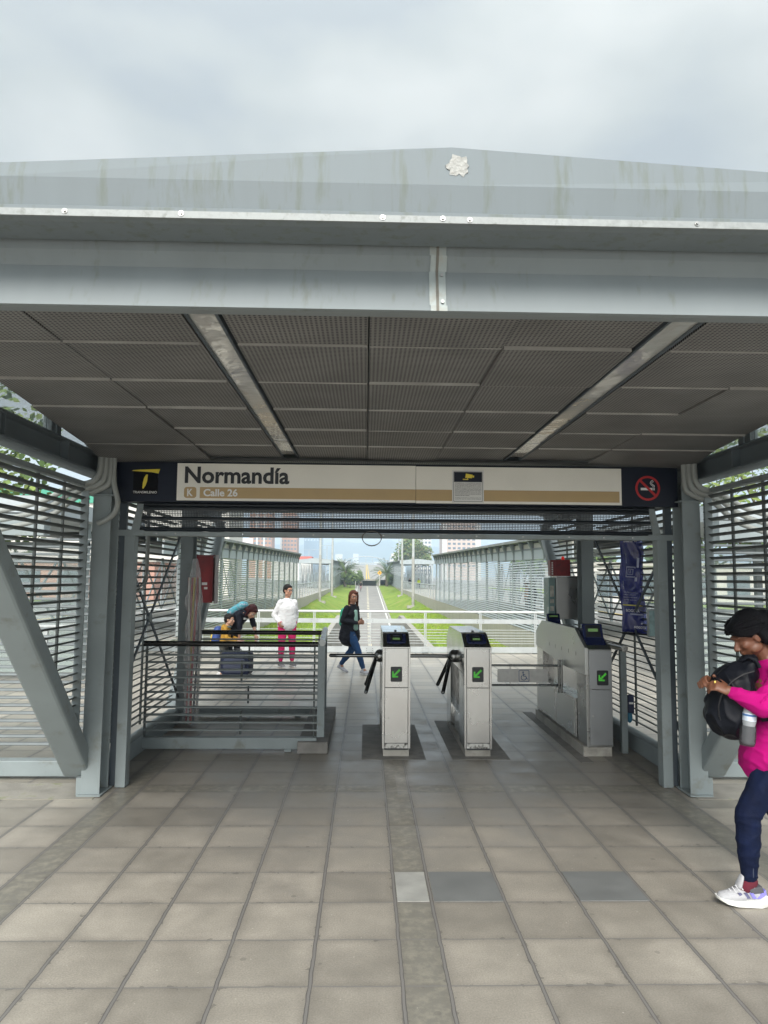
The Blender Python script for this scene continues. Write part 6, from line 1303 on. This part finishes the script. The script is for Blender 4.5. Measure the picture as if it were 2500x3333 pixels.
lathe('label', mat('bottle_label', (.50, .56, .64), .35, 0, .25, 40), (.305, .185, .875), ax, [(.0346, .125), (.0346, .165)], bo); lathe('label_band', mat('bottle_label_blue', (.04, .12, .30), .35, 0, .1), (.305, .185, .875), ax, [(.0352, .150), (.0352, .160)], bo)
lathe('mesh_pocket', mat('pocket_mesh', (.03, .032, .036), .6, 0, .5, 180, alpha=.62), (.307, .180, .868), ax, [(.036, .0), (.041, .02), (.042, .06), (.039, .105)], bag)

# --- distant people
def simple(label, loc, rz, top, bot, hair=HBLK, h=1.65, J=None): return figure(label, loc, rz, J or stand(h), SKIN('tan', (.36, .19, .125)), top, bot, mat('shoe_black', (.02, .02, .02), .6, 0, .1), hair, None, vox=.022, face=False)[0]
simple('person in a dark top with a red bag strap standing under the far right portal', (6.95, 113.2, 0), R(-90), BLKT, DKT)
simple('person in a yellow hi-vis vest standing under the far right portal', (8.45, 114.5, 0), R(-90), mat('hi_vis', (.55, .70, .02), .6, 0, 0, spec=.3), DKT)
simple('person in dark clothes waiting behind the slats of the near right station', (6.35, 27.4, 0), R(200), BLKT, JEAN, h=1.72)
simple('person in an orange top far inside the near right station', (7.4, 33.0, 0), R(180), mat('top_orange', (.55, .22, .08), .7, 0, 0), DKT, h=1.6)
cy = thing('bicycle', 'small dark bicycle coming up the path towards the fence', 'bicycle', (PX - 1.15, 122, path_z(122)), R(-90))
for x in (-.52, .52):
    MB().path([(x + .33 * math.cos(a), 0, .34 + .33 * math.sin(a)) for a in [i * math.pi / 12 for i in range(25)]], .022, 6).build('wheel', RUB, cy)
for p, q in (((-.52, 0, .34), (-.15, 0, .80)), ((-.52, 0, .34), (0, 0, .32)), ((0, 0, .32), (-.15, 0, .80)), ((0, 0, .32), (.40, 0, .82)), ((-.13, 0, .75), (.38, 0, .82)), ((.52, 0, .34), (.38, 0, .98))): MB().tube(p, q, .02, 6).build('frame_tube', REDI, cy)
MB().tube((.38, -.25, 1.0), (.38, .25, 1.0), .015, 6).build('handlebar', BLACKM, cy); MB().box((-.25, -.07, .86), (-.05, .07, .91)).build('saddle', RUB, cy)
J = dict(head=(.10, 0, 1.60), neck=(.05, 0, 1.45), chest=(0, 0, 1.28), pelvis=(-.15, 0, 1.0), face=(1, 0, -.1), shL=(.04, .17, 1.40), shR=(.04, -.17, 1.40), elL=(.18, .25, 1.20), elR=(.18, -.25, 1.20), wrL=(.36, .22, 1.06), wrR=(.36, -.22, 1.06),
         hipL=(-.13, .09, .96), hipR=(-.13, -.09, .96), knL=(.22, .10, .82), knR=(.18, -.10, .66), anL=(.08, .10, .42), anR=(-.02, -.10, .24))
rd = figure('cyclist in a black sleeveless top riding up the bicycle path', (PX - 1.15, 122, path_z(122)), R(-90), J, SKIN('tan', (.36, .19, .125)), BLKT, mat('leggings_pink_grey', (.30, .2, .22), .7, 0, 0), mat('shoe_black', (.02, .02, .02), .6, 0, .1), HBLK, None, vox=.02, face=False, sleeve=False)
# litter beyond the fence
o = MB(); o.ell((4.05, 25.2, -.80), (.16, .10, .06)); o.ell((4.25, 25.3, -.80), (.10, .10, .08)); q = o.blob('crumpled_bag', mat('bag_yellow', (.55, .52, .12), .6, 0, .5, 14), None, .02, 1); tag(q, 'crumpled yellow and white bag lying on the grass behind the fence', 'litter')
# haze
HZ = mat_h = bpy.data.materials.new("haze"); HZ.use_nodes = True; nt = HZ.node_tree; nt.nodes.clear(); o_ = nt.nodes.new("ShaderNodeOutputMaterial"); pv = nt.nodes.new("ShaderNodeVolumePrincipled"); pv.inputs['Color'].default_value = (.66, .80, .94, 1); pv.inputs['Density'].default_value = .00075; nt.links.new(pv.outputs[0], o_.inputs['Volume'])
o = MB().box((-1600, -80, -8), (1600, 2700, 165)).build('haze', HZ); tag(o, kind='stuff')
